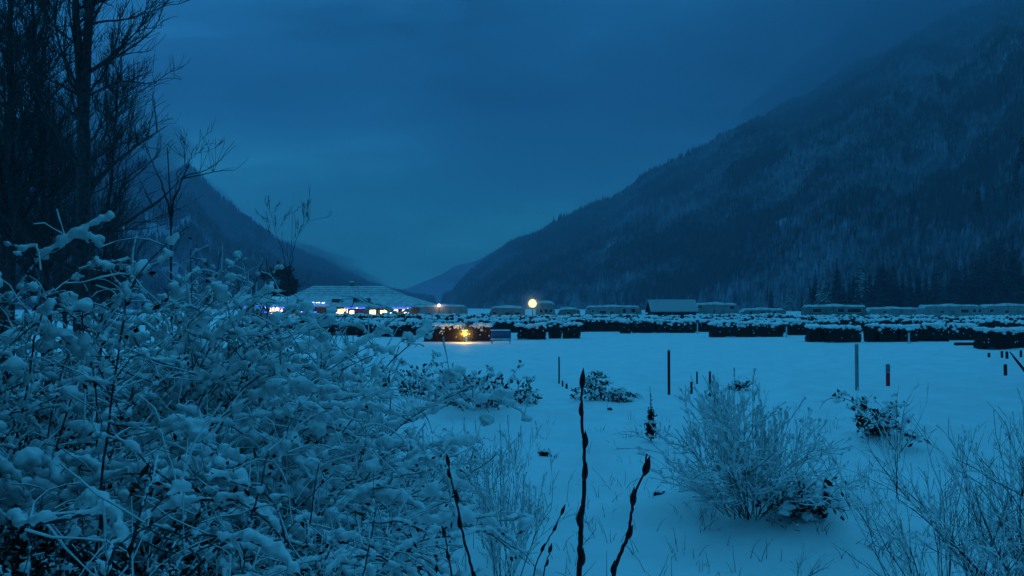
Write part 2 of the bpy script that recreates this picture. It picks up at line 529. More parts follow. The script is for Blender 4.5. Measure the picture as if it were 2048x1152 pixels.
def conifer(x, y, z, k, s, label, group, rz=0, dark=False):
    t = empty('conifer_tree', (x, y, z), rz); t.scale = (s, s, s)
    tag(t, label, 'tree', group)
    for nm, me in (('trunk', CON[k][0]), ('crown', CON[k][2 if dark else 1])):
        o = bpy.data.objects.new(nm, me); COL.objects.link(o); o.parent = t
    return t


rng = np.random.default_rng(5)
for i in range(190):                                   # tall dark ones at the right, smaller frosted ones towards the valley
    px = 945 + 1200 * ((i + rng.random()) / 190) ** .8
    ta = rng.uniform(-.03, .12)
    p = surfR(np.array([px]), np.array([max(ta, .0)]))[0]
    if ta < 0 or (px > 1600 and i % 2): p = np.array((p[0] * .94, p[1] * .94, 0.0)) if ta < .05 else p
    if px > 1610 and i % 3: q_ = rng.uniform(.68, .80); p = np.array((p[0] / p[1] * 470 * q_, 470 * q_, 0.0))
    far = np.interp(px, [960, 1400, 1700, 2100], [.50, .68, 1.25, 1.7])
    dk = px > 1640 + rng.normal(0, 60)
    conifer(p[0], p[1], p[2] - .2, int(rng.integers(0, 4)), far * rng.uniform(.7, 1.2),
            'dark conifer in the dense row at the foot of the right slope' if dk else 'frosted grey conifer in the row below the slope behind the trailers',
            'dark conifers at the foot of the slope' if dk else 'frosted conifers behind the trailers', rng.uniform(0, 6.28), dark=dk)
for x, y, k, sc_ in ((-7.5, -1.5, 0, 1.2), (-9.5, 1.5, 1, 1.35), (-12.5, 4.2, 2, 1.1), (-6.5, -6, 2, 1.0), (-14, 0, 3, 1.5), (-5.6, .8, 3, 1.15), (-8.6, 3.4, 3, 1.3), (-4.2, -3.4, 1, 1.15), (-5.5, 2.2, 1, 1.1), (-8.0, 5.8, 0, 1.0), (-11.5, 9, 2, 1.0), (-16, 7, 0, 1.2), (-1.5, -9, 0, 1.0), (4.5, -9.5, 1, 1.1), (10, -7, 2, .85), (13, -1.5, 0, .9), (-11, -5, 0, 1.0), (15, 4.5, 1, 1.0), (18, 1, 2, .9), (17, 14, 0, 1.0), (22, 20, 1, 1.2), (26, 28, 2, 1.0), (33, 36, 0, 1.1), (40, 46, 2, 1.0), (28, 18, 2, 1.1), (21, 9, 0, 1.1)):  # unseen conifers added to shade the thicket, the bank and the field's sides
    conifer(x, y, 1.2, k, sc_, 'dense dark conifer out of view, added to shade the near bank and field', 'unseen conifers added for shade', x * 7, dark=True)
for i in range(22):                                    # the low line across the valley mouth
    px = 852 + 70 * (i + rng.random()) / 22
    Y = rng.uniform(520, 620); p = at(px, HOR, Y)
    conifer(p[0], Y, 0, int(rng.integers(0, 4)), rng.uniform(.26, .48), 'small dark conifer in the low tree line closing the valley', 'low tree line closing the valley', rng.uniform(0, 6))


# ------------------------------------------------------------------ remeshing of snow into soft joined masses
def remesh(mb, name, voxel, parent, mat_, smooth_it=2):
    me = mb.mesh(name)
    o = bpy.data.objects.new(name, me); COL.objects.link(o)
    r = o.modifiers.new('r', 'REMESH'); r.mode = 'VOXEL'; r.voxel_size = voxel; r.use_smooth_shade = True
    if smooth_it:
        s = o.modifiers.new('s', 'SMOOTH'); s.factor = .5; s.iterations = smooth_it
    dg = bpy.context.evaluated_depsgraph_get()
    new = bpy.data.meshes.new_from_object(o.evaluated_get(dg))
    o.modifiers.clear(); o.data = new
    bpy.data.meshes.remove(me); new.name = name
    new.materials.clear(); new.materials.append(mat_)
    co = np.empty(len(new.vertices) * 3); new.vertices.foreach_get('co', co); co = co.reshape(-1, 3)
    no = np.empty(len(co) * 3); new.vertices.foreach_get('normal', no); no = no.reshape(-1, 3)
    q = 1 / (voxel * 4.0)
    co += no * (voxel * 1.5 * (vnoise(co * q, 5) + .7 * vnoise(co * q * 2.3, 6)))[:, None]
    new.vertices.foreach_set('co', co.ravel()); new.update()
    o.parent = parent
    return o


def cane_path(rng, p0, az, el0, droop, L, step, wob=.08):
    n = max(4, int(L / step)); pts = [np.array(p0, float)]; el = el0; a = az
    for i in range(n):
        el -= droop / n * (.5 + 1.2 * i / n) + rng.normal(0, wob); a += rng.normal(0, wob * 1.2)
        pts.append(pts[-1] + step * np.array((math.cos(a) * math.cos(el), math.sin(a) * math.cos(el), math.sin(el))))
    return np.array(pts)


def snow_on(mb, rng, pts, r, cover=.85, lift=.6):
    """lumpy snow lying along the flatter runs of a branch"""
    d = np.diff(pts, axis=0); el = np.abs(d[:, 2]) / (np.linalg.norm(d, axis=1) + 1e-9)
    el = np.concatenate([el, el[-1:]])
    ok = (el < .90) & (rng.random(len(pts)) < cover)
    i = 0
    while i < len(pts):
        if not ok[i]: i += 1; continue
        j = i
        while j + 1 < len(pts) and ok[j + 1]: j += 1
        seg = pts[i:j + 1]
        if len(seg) >= 2:
            t = np.linspace(0, 1, len(seg))
            rr = r * (.75 + .25 * np.sin(t * math.pi)) * rng.uniform(.45, 1.35, len(seg)) * np.sqrt(1.05 - el[i:j + 1])
            up = seg + np.stack([0 * rr, 0 * rr, rr * lift], 1)
            tube(mb, up, rr, 6)
        else:
            blob(mb, seg[0] + (0, 0, r * lift), np.array((1.2, 1.2, .9)) * r * rng.uniform(.7, 1.2), 1, .1, rng)
        i = j + 1


def leaf_quads(mb, rng, C, s):
    """small folded leaves"""
    C = np.asarray(C, float); n = len(C)
    a = rng.normal(0, 1, (n, 3)); a /= np.linalg.norm(a, axis=1, keepdims=True)
    b = np.cross(a, rng.normal(0, 1, (n, 3))); b /= np.linalg.norm(b, axis=1, keepdims=True) + 1e-9
    k = (s * rng.uniform(.6, 1.3, n))[:, None]
    c = np.cross(a, b)
    V = np.stack([C - a * k, C + b * k * .45 + c * k * .12, C + a * k, C - b * k * .45 + c * k * .12], 1).reshape(-1, 3)
    i = np.arange(n)[:, None] * 4
    mb.add(V, [np.concatenate([i + np.array([[0, 1, 2]]), i + np.array([[0, 2, 3]])])])


def snowy_bush(name, label, center, rx, ry, height, n, seed, snow_r, voxel, step=.09, cat='bush', droop=(1.2, 2.6), leaves=900, twigs=6, tw_len=(.2, .55), cover=.92, el=(55, 88), lean=None, group=None, cane_r=.010, blobs=1.0, leaf=.022, lmul=(.7, 1.35), fuzz=0, fuzz_r=.005):
    rng = np.random.default_rng(seed)
    cx, cy = center; cz = float(ground_z(cx, cy))
    t = empty(name, (cx, cy, cz)); tag(t, label, cat, group)
    st, tw, sn, lf, fz = MB(), MB(), MB(), MB(), MB()
    LC = []
    for i in range(n):
        th = rng.uniform(0, 6.283); q = math.sqrt(rng.random())
        x, y = rx * q * math.cos(th), ry * q * math.sin(th)
        p0 = (x * .6, y * .6, float(ground_z(cx + x * .6, cy + y * .6)) - cz - .05)
        az = math.atan2(y, x) + rng.normal(0, .7)
        if lean is not None and rng.random() < .5: az = lean + rng.normal(0, .6)
        L = height * rng.uniform(*lmul)
        P = cane_path(rng, p0, az, math.radians(rng.uniform(*el)), rng.uniform(*droop), L, step)
        P[:, 2] = np.maximum(P[:, 2], .04)
        tube(st, P, np.linspace(cane_r, cane_r * .35, len(P)), 5)
        snow_on(sn, rng, P, snow_r * rng.uniform(.7, 1.25), cover)
        for k in range(twigs):
            b = int(rng.integers(len(P) // 6, len(P)))
            Lt = rng.uniform(*tw_len)
            Q = cane_path(rng, P[b], rng.uniform(0, 6.283), rng.uniform(-.5, 1.1), rng.uniform(.2, 1.2), Lt, step * .7, .16)
            tube(tw, Q, np.linspace(cane_r * .45, cane_r * .2, len(Q)), 4)
            snow_on(sn, rng, Q, snow_r * rng.uniform(.45, .95), cover)
            if rng.random() < .55 * blobs:
                for e in range(int(rng.integers(1, 4))):
                    r = snow_r * rng.uniform(.55, 1.5)
                    blob(sn, Q[-1] + rng.normal(0, snow_r * .9, 3), (r, r * rng.uniform(.7, 1.1), r * rng.uniform(.5, .85)), 1, .12, rng)
            for e in range(fuzz):                        # hair-fine twigs, each with its thin line of snow
                b2 = int(rng.integers(0, len(Q)))
                U = cane_path(rng, Q[b2], rng.uniform(0, 6.283), rng.uniform(-.3, 1.3), rng.uniform(-.2, .8), rng.uniform(.1, .38), .07, .2)
                tube(tw, U, .0016, 3, cap=False)
                rr = fuzz_r * rng.uniform(.5, 1.6, len(U))
                if rng.random() < .8: tube(fz, U + np.stack([0 * rr, 0 * rr, rr * .8], 1), rr, 4)
            LC.append(Q[rng.integers(0, len(Q), 3)] + rng.normal(0, .05, (3, 3)))
    if leaves:
        C = np.concatenate(LC)
        q = np.sqrt(rng.random(leaves)); th = rng.uniform(0, 6.283, leaves)
        zz = rng.uniform(0, .70, leaves) * height * (1 - .5 * q)
        C = np.concatenate([C, np.stack([rx * q * np.cos(th), ry * q * np.sin(th), zz], 1)])
        leaf_quads(lf, rng, C, leaf)
        lf.build('leaves', M['dead_leaf'], t)
    st.build('stems', M['cane'], t); tw.build('twigs', M['cane'], t)
    if fuzz: fz.build('frost', M['snow'], t)
    if voxel: remesh(sn, 'snow', voxel, t, M['snow'])
    else: sn.build('snow', M['snow'], t)
    return t


def px_center(px, Y):
    return ((px - 1024) / F * Y, Y)


# the thicket that fills the photograph's left third, near to far
THICKET = 'snow laden bushes of the thicket'
for lab, c, rx, ry, h, n, sd, sr, vx, kw in (
        ('big snow laden bush nearest the camera, filling the dark bottom left corner', px_center(30, 3.2), 1.0, .7, 1.75, 44, 101, .019, .011, dict(step=.06, leaves=26000, twigs=11, tw_len=(.2, .7), lean=.2, leaf=.022, blobs=.12, fuzz=2, fuzz_r=.003)),
        ('snow laden bush at the left edge below the bare trunks', px_center(-40, 5.4), 1.2, 1.0, 3.1, 90, 110, .042, .017, dict(leaves=15300, twigs=11, el=(64, 90), droop=(.8, 2.2), blobs=1.0, fuzz=2, lmul=(.65, 1.25))),
        ('wide snow laden bush below the trunks, its top level with the far fields', px_center(170, 5.5), 1.15, 1.0, 3.2, 125, 102, .042, .017, dict(leaves=17000, twigs=11, lean=.3, el=(64, 90), droop=(.8, 2.2), blobs=1.0, fuzz=2, lmul=(.65, 1.25))),
        ('snow laden bush of arching canes with a dark reddish hollow in its middle', px_center(330, 4.7), .85, .8, 1.95, 60, 103, .030, .014, dict(step=.08, leaves=20400, twigs=11, lean=-.2, tw_len=(.2, .7), blobs=.4, fuzz=2, fuzz_r=.004)),
        ('snow laden bush behind the hollow one, its top under the foggy slope', px_center(340, 7.2), 1.25, 1.0, 3.2, 125, 111, .050, .020, dict(leaves=15300, twigs=11, el=(66, 90), droop=(.7, 2.0), lmul=(.65, 1.2), fuzz=2, fuzz_r=.006)),
        ('snow laden bush in the crowd between the trunks and the tallest bush', px_center(240, 6.5), .9, .9, 2.95, 80, 112, .048, .019, dict(leaves=11900, twigs=11, el=(66, 90), droop=(.7, 2.0), lmul=(.65, 1.2), fuzz=2, fuzz_r=.006)),
        ('tallest snow laden bush, rising against the left slope beside the lodge', px_center(438, 7.6), .45, .9, 4.1, 95, 104, .036, .018, dict(step=.09, leaves=6500, twigs=15, el=(77, 90), droop=(.15, .9), lmul=(.55, 1.04), lean=2.8, blobs=1.2, fuzz=2, fuzz_r=.006)),
        ('dense low snow laden bush between the tall bush and the open field', px_center(555, 8.4), .75, 1.0, 2.3, 115, 105, .038, .019, dict(step=.10, leaves=15300, twigs=13, cane_r=.008, lmul=(.5, 1.0), el=(62, 90), droop=(.5, 1.9), fuzz=3, fuzz_r=.006)),
        ('sprawling snow laden bush spilling onto the open snow by the fallen stick', px_center(715, 11.8), 1.2, 1.3, 1.6, 80, 106, .042, .022, dict(step=.10, leaves=8500, twigs=12, cane_r=.008, fuzz=2, fuzz_r=.007)),
        ('snow laden bush with thick white arching boughs left of the budded twigs', px_center(500, 6.0), .95, .7, 1.25, 66, 107, .040, .017, dict(step=.08, leaves=11900, twigs=11, lean=-.3, lmul=(.5, .95), fuzz=2, fuzz_r=.005))):
    snowy_bush('snow_laden_bush', lab, c, rx, ry, h, n, sd, sr, vx, group=THICKET, **kw)

# small snow laden shrubs out in the field
FIELD = 'snow laden shrubs in the open field'
for (px, py, w, h, n, sd, lab) in (
        (832, 802, 100, 82, 15, 120, 'snow laden shrub beside the dark stump at the edge of the field'),
        (905, 834, 90, 85, 14, 121, 'snow laden shrub with a dark brown hollow at its foot'),
        (980, 838, 120, 105, 20, 122, 'biggest snow laden shrub in the middle of the open field'),
        (1055, 804, 64, 60, 9, 123, 'small drooping snow laden shrub with dark leaves showing'),
        (1190, 806, 60, 72, 10, 124, 'snow laden shrub right behind the tallest budded twig'),
        (1240, 808, 66, 36, 7, 125, 'flat snow covered shrub by the tallest budded twig'),
        (1478, 776, 44, 16, 5, 126, 'tiny snow covered shrub right of the short stakes'),
        (1745, 890, 90, 95, 12, 127, 'snow laden shrub with a leaning stem and dark brown foot below the grey post'),
        (1600, 1078, 150, 62, 18, 128, 'low snow capped tussock at the foot of the large frosted shrub')):
    g = gp(px, py); k = g[1] / F
    snowy_bush('field_shrub', lab, (g[0], g[1]), w * k * .36, w * k * .36, h * k * 1.3, int(n * .9), sd, .055, .028, step=.09, leaves=50 if n > 16 and px > 1500 else 90, twigs=5, tw_len=(.12, .35), cover=.70, group=FIELD, droop=(1.0, 3.0), cane_r=.013, leaf=.06 if py > 1000 else .085, el=(58, 90), blobs=.15 if py > 1000 else 1.0)


# ------------------------------------------------------------------ frosted bare shrubs
def bare_shrub(name, label, base, height, spread, n, seed, frost=.010, el=(50, 88), sub=6, fine=3, stem_r=.010, group=None, cz=None, az=None, snow_amount=.7, curve=(-.3, .5)):
    rng = np.random.default_rng(seed)
    cx, cy = base; z0 = float(ground_z(cx, cy)) if cz is None else cz
    t = empty(name, (cx, cy, z0)); tag(t, label, 'shrub', group)
    st, tw, sn = MB(), MB(), MB()
    def grow(p, a, e, L, r, lev):
        Q = cane_path(rng, p, a, e, rng.uniform(*curve), L, max(.05, L / 9), .07)
        tube(st if lev == 0 else tw, Q, np.linspace(r, r * .4, len(Q)), 5 if lev == 0 else 3, cap=lev < 2)
        if rng.random() < snow_amount:
            m = rng.random(len(Q)) < .75
            rr = frost * rng.uniform(.7, 1.7, len(Q)) * (1 if lev else 1.3)
            i0 = int(rng.integers(0, max(1, len(Q) // 3)))
            if len(Q) - i0 > 2:
                tube(sn, Q[i0:] + np.stack([0 * rr[i0:], -rr[i0:] * .2, rr[i0:] * .75], 1), rr[i0:], 4)
            if rng.random() < .5:
                q = Q[int(rng.integers(len(Q) // 2, len(Q)))]
                r2 = frost * rng.uniform(1.5, 4.5)
                blob(sn, q + (0, 0, r2 * .6), (r2, r2, r2 * 1.2), 1, .15, rng)
        if lev < 2:
            for k in range(sub if lev == 0 else fine):
                b = int(rng.integers(len(Q) // 4, len(Q)))
                grow(Q[b], a + rng.normal(0, .9), e + rng.uniform(-.55, .35), L * rng.uniform(.25, .5), r * .5, lev + 1)
    for i in range(n):
        th = rng.uniform(0, 6.283) if az is None else az + rng.normal(0, .8)
        p = np.array((math.cos(th) * .22 * spread * rng.random(), math.sin(th) * .22 * spread * rng.random(), -.05))
        e = math.radians(rng.uniform(*el))
        grow(p, th, e, height * rng.uniform(.6, 1.12), stem_r * rng.uniform(.7, 1.2), 0)
    st.build('stems', M['cane'], t); tw.build('twigs', M['cane'], t); sn.build('frost', M['snow'], t)
    return t


g = gp(1500, 1062)
bare_shrub('frosted_shrub', 'large round bare shrub coated in frost, in the open snow right of the budded twigs', (g[0], g[1]), 1.4, 1.7, 52, 201, .0066, (34, 88), 8, 6, stem_r=.008, snow_amount=.6)
g = gp(1005, 1165)
bare_shrub('frosted_shrub', 'slender frosted shrub growing between the left and middle budded twigs', (g[0], g[1]), 1.45, .8, 16, 202, .0045, (66, 90), 7, 5, stem_r=.006, snow_amount=.6)
bare_shrub('frosted_shrub', 'tall bare shrub with long crossing stems in the bottom right corner', px_center(1900, 7.6), 1.6, 1.3, 22, 203, .004, (48, 84), 6, 4, stem_r=.009, snow_amount=.5)
bare_shrub('frosted_shrub', 'dark bare shrub leaning in from the right edge of the photo', px_center(2110, 7.2), 1.75, 1.2, 22, 204, .004, (55, 86), 7, 5, stem_r=.010, az=2.8, snow_amount=.45)
g = gp(1795, 905)
bare_shrub('frosted_shrub', 'small fan of thin bare stems beside the leaning shrub below the red stake', (g[0], g[1]), 1.25, .6, 9, 205, .006, (55, 88), 4, 2, stem_r=.008, snow_amount=.4)
g = gp(1590, 1175)
bare_shrub('frosted_shrub', 'few forked bare twigs at the bottom edge left of the corner shrub', (g[0], g[1]), .5, .4, 5, 206, .003, (50, 85), 3, 2, stem_r=.006, snow_amount=.3)
g = gp(640, 960)
bare_shrub('frosted_shrub', 'thin tangled bare shrub against the dense low bush', (g[0], g[1]), 1.9, 1.4, 34, 207, .006, (50, 88), 7, 5, stem_r=.007, snow_amount=.5)
g = gp(700, 770)
bare_shrub('frosted_shrub', 'thin arching bare shrub on the field left of the dark stump', (g[0], g[1]), 1.4, 1.2, 8, 208, .012, (40, 85), 4, 2, stem_r=.011, curve=(.3, 1.5), snow_amount=.4)
g = gp(1440, 870)
bare_shrub('frosted_shrub', 'pale frosted shrub behind the large round one below the short stakes', (g[0], g[1]), 1.1, .9, 14, 209, .012, (45, 88), 5, 3, stem_r=.009, snow_amount=.5)


# ------------------------------------------------------------------ budded twigs close to the camera: one young tree's stems
def budded_sapling():
    Y = 1.30
    t = empty('budded_sapling', (.1, Y, float(ground_z(.1, Y)))); tag(t, 'dark leafless sapling of six budded stems rising close to the camera', 'sapling')
    o0 = np.array(t.location)
    stems = [
        ([(1166, 745), (1163, 800), (1165, 850), (1169, 900), (1168, 960), (1167, 1010), (1161, 1050), (1160, 1100), (1158, 1160)], 1.25, 4.6, 1.5,
         [(1167, 764, 6, 22, 0), (1163, 815, 5, 15, -1), (1170, 872, 6, 18, 1), (1172, 948, 6, 20, 1), (1161, 1030, 7, 22, -1), (1167, 1106, 7, 20, 1)]),
        ([(894, 910), (900, 950), (911, 990), (920, 1040), (926, 1070), (938, 1112), (950, 1160)], 1.22, 3.2, 1.1,
         [(895, 922, 4, 14, 0), (900, 950, 4, 11, -1), (913, 992, 5, 14, 1), (920, 1044, 5, 15, -1), (948, 1146, 5, 12, 1)]),
        ([(883, 1053), (891, 1072), (896, 1112), (905, 1160)], 1.30, 2.3, 1.0, [(888, 1062, 4, 11, 0), (896, 1112, 4, 11, -1)]),
        ([(1129, 1010), (1112, 1052), (1088, 1094), (1060, 1160)], 1.34, 2.1, .9, [(1127, 1018, 3.5, 12, 0), (1111, 1053, 3, 10, 1), (1088, 1094, 3.5, 11, -1)]),
        ([(1104, 1088), (1094, 1122), (1083, 1160)], 1.34, 1.9, .9, [(1102, 1096, 3.5, 11, 0), (1093, 1122, 3, 8, 1)]),
        ([(1294, 908), (1290, 940), (1270, 990), (1261, 1030), (1257, 1070), (1240, 1110), (1222, 1160)], 1.27, 4.0, 1.3,
         [(1294, 930, 7.5, 22, 1), (1268, 992, 6.5, 20, -1), (1258, 1066, 6, 17, 1), (1226, 1142, 6, 16, -1)]),
    ]
    for pts, Yk, r0, kk, buds in stems:
        W = [at(x, y, Yk) for x, y in pts]
        base = W[-1]; foot = np.array((.1 + (base[0] - .1) * .35, Y, ground_z(.1, Y) - .02))
        mid = base * .5 + foot * .5 + np.array(((base[0] - .1) * .12, 0, .05))
        W += [mid, foot]
        W = np.array(W)
        # densify
        s = np.linspace(0, len(W) - 1, len(W) * 4); i = np.arange(len(W))
        W2 = np.stack([np.interp(s, i, W[:, k]) for k in range(3)], 1) - o0
        for _ in range(2): W2[1:-1] = (W2[:-2] + 2 * W2[1:-1] + W2[2:]) / 4
        W2[1:-1] += RNG.normal(0, .0006, W2[1:-1].shape)
        px_m = Yk / F
        rr = np.linspace(r0 * .42, r0 * kk * .95, len(W2)) * px_m
        mb = MB(); tube(mb, W2, rr * RNG.uniform(.93, 1.09, len(rr)), 8)
        so = mb.build('stem', M['twig'], t)
        for (bx, by, bw, bh, side) in buds:
            c = at(bx, by, Yk) - o0
            d = np.linalg.norm(W2 - c, axis=1); i = int(np.argmin(d)); i2 = min(max(i, 1), len(W2) - 2)
            tg = W2[i2 - 1] - W2[i2 + 1]; tg /= np.linalg.norm(tg)
            tg = tg + np.array((side * .12, 0, 0)); tg /= np.linalg.norm(tg)
            b = MB()
            zz = np.linspace(-1, 1, 9); pr = np.array([.18, .62, .92, 1.0, .92, .74, .5, .26, .04])
            cc = W2[i] + np.array((side * bw * .45 * px_m, -.001, 0))
            tube(b, cc[None] + tg[None] * (zz * bh * px_m)[:, None], pr * bw * px_m * 1.05, 9)
            b.build('bud', M['bud'], so)
budded_sapling()


# ------------------------------------------------------------------ leafless trees on the left
def leafless_tree(label, px, Y, stems, r0, H, seed, n_branch, reach, zlo, group='tall leafless trees on the left', name='leafless_tree', snow=False, subn=9, fine=6, up=(.35, 1.1), tw=.009):
    rng = np.random.default_rng(seed)
    cx, cy = px_center(px, Y); cz = float(ground_z(cx, cy))
    t = empty(name, (cx, cy, cz)); tag(t, label, 'tree', group)
    tr, cr = MB(), MB()
    paths = []
    for (lean_x, lean_y, split_z, rs) in stems:
        n = 26; z = np.linspace(split_z, H, n) if split_z else np.linspace(-.3, H, n)
        u = (z - z[0]) / (z[-1] - z[0])
        x = lean_x * u ** 1.3 + np.cumsum(rng.normal(0, .035, n)) * .6 * min(1, H / 15)
        y = lean_y * u + np.cumsum(rng.normal(0, .03, n)) * .6 * min(1, H / 15)
        if split_z:
            b = paths[0][0]; k = np.array([np.interp(split_z, b[:, 2], b[:, a]) for a in (0, 1)])
            x += k[0] - x[0]; y += k[1] - y[0]
        P = np.stack([x, y, z], 1); R = rs * (1 - .82 * u ** .8)
        if not split_z: R[0] *= 1.5; R[1] *= 1.15
        tube(tr, P, R, 10); paths.append((P, R))
    for i in range(n_branch):
        P, R = paths[int(rng.integers(0, len(paths)))]
        b = int(len(P) * rng.uniform(zlo, .97)); r = R[b] * rng.uniform(.25, .5)
        a = rng.uniform(0, 6.283); e = rng.uniform(*up)
        frac = 1 - .6 * b / len(P)
        L = reach * rng.uniform(.5, 1.2) * (frac + .25)
        Q = cane_path(rng, P[b], a, e, rng.uniform(-.9, .1), L, L / 9, .09)
        tube(cr, Q, np.linspace(r, tw * 1.2, len(Q)), 5)
        for s in range(subn):
            c = int(rng.integers(2, len(Q))); L2 = L * rng.uniform(.2, .5)
            S = cane_path(rng, Q[c], a + rng.normal(0, .8), e + rng.uniform(-.2, .6), rng.uniform(-.6, .2), L2, L2 / 5, .12)
            tube(cr, S, np.linspace(max(tw * 1.4, r * .35), tw, len(S)), 3)
            for q in range(fine):
                d = int(rng.integers(1, len(S))); L3 = L2 * rng.uniform(.25, .6)
                T = cane_path(rng, S[d], a + rng.normal(0, 1.1), e + rng.uniform(-.2, .7), 0, L3, L3 / 3, .15)
                tube(cr, T, np.linspace(tw, tw * .7, len(T)), 3, cap=False)
    tr.build('trunk', M['bark'], t); cr.build('branches', M['bark'], t)
    return t


BIG = [
    leafless_tree('tall leafless tree with the thickest trunk, forked into two stems high up', 166, 24, [(.35, .2, 0, .30), (-.9, .2, 6.6, .19)], .3, 19, 301, 84, 3.1, .24),
    leafless_tree('tall leafless tree cut by the left edge of the photo', 24, 26, [(-.3, 0, 0, .22)], .22, 18, 302, 76, 4.0, .16),
    leafless_tree('slim leafless tree with a bent trunk between the two thicker trunks', 104, 29, [(-.9, 0, 0, .17)], .17, 17, 303, 66, 3.6, .16)]


def copy_tree(src, px, Y, rz, s, label, group=None):
    x, y = px_center(px, Y); c = src.copy(); COL.objects.link(c)
    c.location = (x, y, float(ground_z(x, y))); c.rotation_euler = (0, 0, rz); c.scale = (s, s, s); c['label'] = label
    if group: c['group'] = group
    for ch in src.children:
        d = ch.copy(); COL.objects.link(d); d.parent = c


for k, px, Y, rz, s in ((2, 196, 33, 3.1, .78), (2, 136, 37, .7, .75), (1, 5, 38, 5.1, .9), (2, 88, 43, 2.6, .8), (1, 165, 46, 5.6, .6), (2, 225, 41, 1.9, .45)):
    copy_tree(BIG[k], px, Y, rz, s, 'leafless tree in the shadowy stand behind the three nearest trunks at far left', 'shadowy stand of leafless trees')
leafless_tree('short bare tree rising from the thicket with a wide fork over the foggy slope', 356, 9.4, [(-.12, 0, 0, .032), (.30, .1, 4.25, .017), (-.36, 0, 4.2, .017)], .03, 5.15, 308, 20, .5, .66, group=None, name='bare_sapling', subn=3, fine=2, up=(.3, 1.0), tw=.002)
leafless_tree('thin bare treelet with fine twigs against the sky above the tall bush', 566, 9.0, [(.1, 0, 0, .010), (.22, 0, 3.7, .006), (-.2, 0, 3.6, .006)], .02, 4.4, 309, 22, .42, .6, group=None, name='bare_sapling', subn=3, fine=2, up=(.4, 1.2), tw=.0018)


# ------------------------------------------------------------------ young fir, sticks, stumps, stakes
def dead_fir():
    g = gp(1302, 903); t = empty('young_fir', (g[0], g[1], float(ground_z(g[0], g[1])))); tag(t, 'young dark fir with a bare spiky tip, alone in the snow', 'fir')
    rng = np.random.default_rng(77); H = 1.2
    tr, cr = MB(), MB()
    tube(tr, [(0, 0, -.05), (.01, 0, .5), (-.02, 0, H)], [.018, .013, .004], 6)
    for i in range(46):
        z = rng.uniform(.1, 1.0); L = np.interp(z, [.05, .2, .42, .46, .6, 1.0], [.10, .22, .17, .10, .12, .05]) * rng.uniform(.6, 1.2)
        a = rng.uniform(0, 6.283)
        Q = cane_path(rng, (0, 0, z), a, rng.uniform(.4, 1.1), -.2, L, L / 4, .1)
        tube(cr, Q, np.linspace(.006, .003, len(Q)), 3)
    C = []
    for i in range(520):
        z = rng.choice([rng.normal(.22, .09), rng.normal(.52, .08)], p=[.68, .32]); w = .105 if z < .4 else .06
        C.append((rng.normal(0, w * .55), rng.normal(0, w * .55), max(.03, z)))
    leaf_quads(cr, rng, C, .04)
    tr.build('trunk', M['bark'], t); cr.build('crown', M['rust'], t)
    sn = MB(); blob(sn, (0, -.02, .40), (.10, .09, .04), 2, .08, rng); blob(sn, (.06, -.06, .24), (.06, .05, .03), 2, .08, rng)
    sn.build('snow', M['snow'], t)
dead_fir()


def stake(px, ytop, ybase, wpx, label, mat_='darkwood', group=None, name='stake', square=True, cap=True, tilt=0.0):
    g = gp(px, ybase); z = float(ground_z(g[0], g[1])); k = g[1] / F
    h = (ybase - ytop) * k; w = max(.018, wpx * k)
    t = empty(name, (g[0], g[1], z), RNG.uniform(-.5, .5)); t.rotation_euler[1] = tilt
    tag(t, label, name.split('_')[-1], group)
    b = MB()
    if square: bbox(b, (0, 0, h / 2 - .1), (w, w, h + .2), w * .12)
    else: tube(b, [(0, 0, -.1), (.005, 0, h * .5), (0, 0, h)], [w / 2, w / 2, w * .46], 9)
    b.build('post', M[mat_], t)
    if cap:
        s = MB(); blob(s, (0, 0, h + w * .12), (w * .62, w * .62, w * .45), 2, .06); s.build('snow_cap', M['snow'], t)
    return t


stake(1338, 700, 792, 5.2, 'tallest dark post in the middle of the open field', name='fence_post')
stake(1118, 710, 764, 3.2, 'thin dark post left of the tallest budded twig', name='fence_post', square=False)
stake(866, 699, 722, 2.0, 'thin short stick in front of the long lantern lit hedge', name='fence_post', square=False, cap=False)
stake(1383, 757, 784, 4.5, 'short dark stake nearest the tallest field post', name='wooden_stake')
stake(1394, 739, 764, 2.6, 'thin dark stake standing behind the short one', name='wooden_stake', cap=False)
stake(1420, 738, 768, 4.2, 'dark stake with a clod of brush at its right of the short ones', name='wooden_stake')
stake(1125, 758, 769, 3.5, 'left one of two stubs by the thin dark post', name='wooden_stake', square=False)
stake(1133, 760, 772, 4.5, 'right one of two stubs by the thin dark post', name='wooden_stake', square=False)
stake(1714, 690, 781, 5.5, 'tall pale grey post in front of the hedges', 'white', name='fence_post')
stake(2011, 728, 750, 5.0, 'short dark stake near the right edge below the hedge', name='wooden_stake', cap=False)
for px, yt, yb in ((1978, 706, 717), (2004, 706, 718), (2014, 707, 720), (2042, 705, 718)):
    stake(px, yt, yb, 4.0, 'small dark stub in the row of four in the snow below the end hedge', name='wooden_stub', cap=True, group='stubs below the end hedge')
stake(690, 640, 709, 1.6, 'left one of the close pair of thin poles before the hedge', name='thin_pole', square=False, cap=False)
stake(694, 640, 712, 1.6, 'right one of the close pair of thin poles before the hedge', name='thin_pole', square=False, cap=False)
stake(706, 640, 704, 1.6, 'single thin pole right of the close pair before the hedge', name='thin_pole', square=False, cap=False)


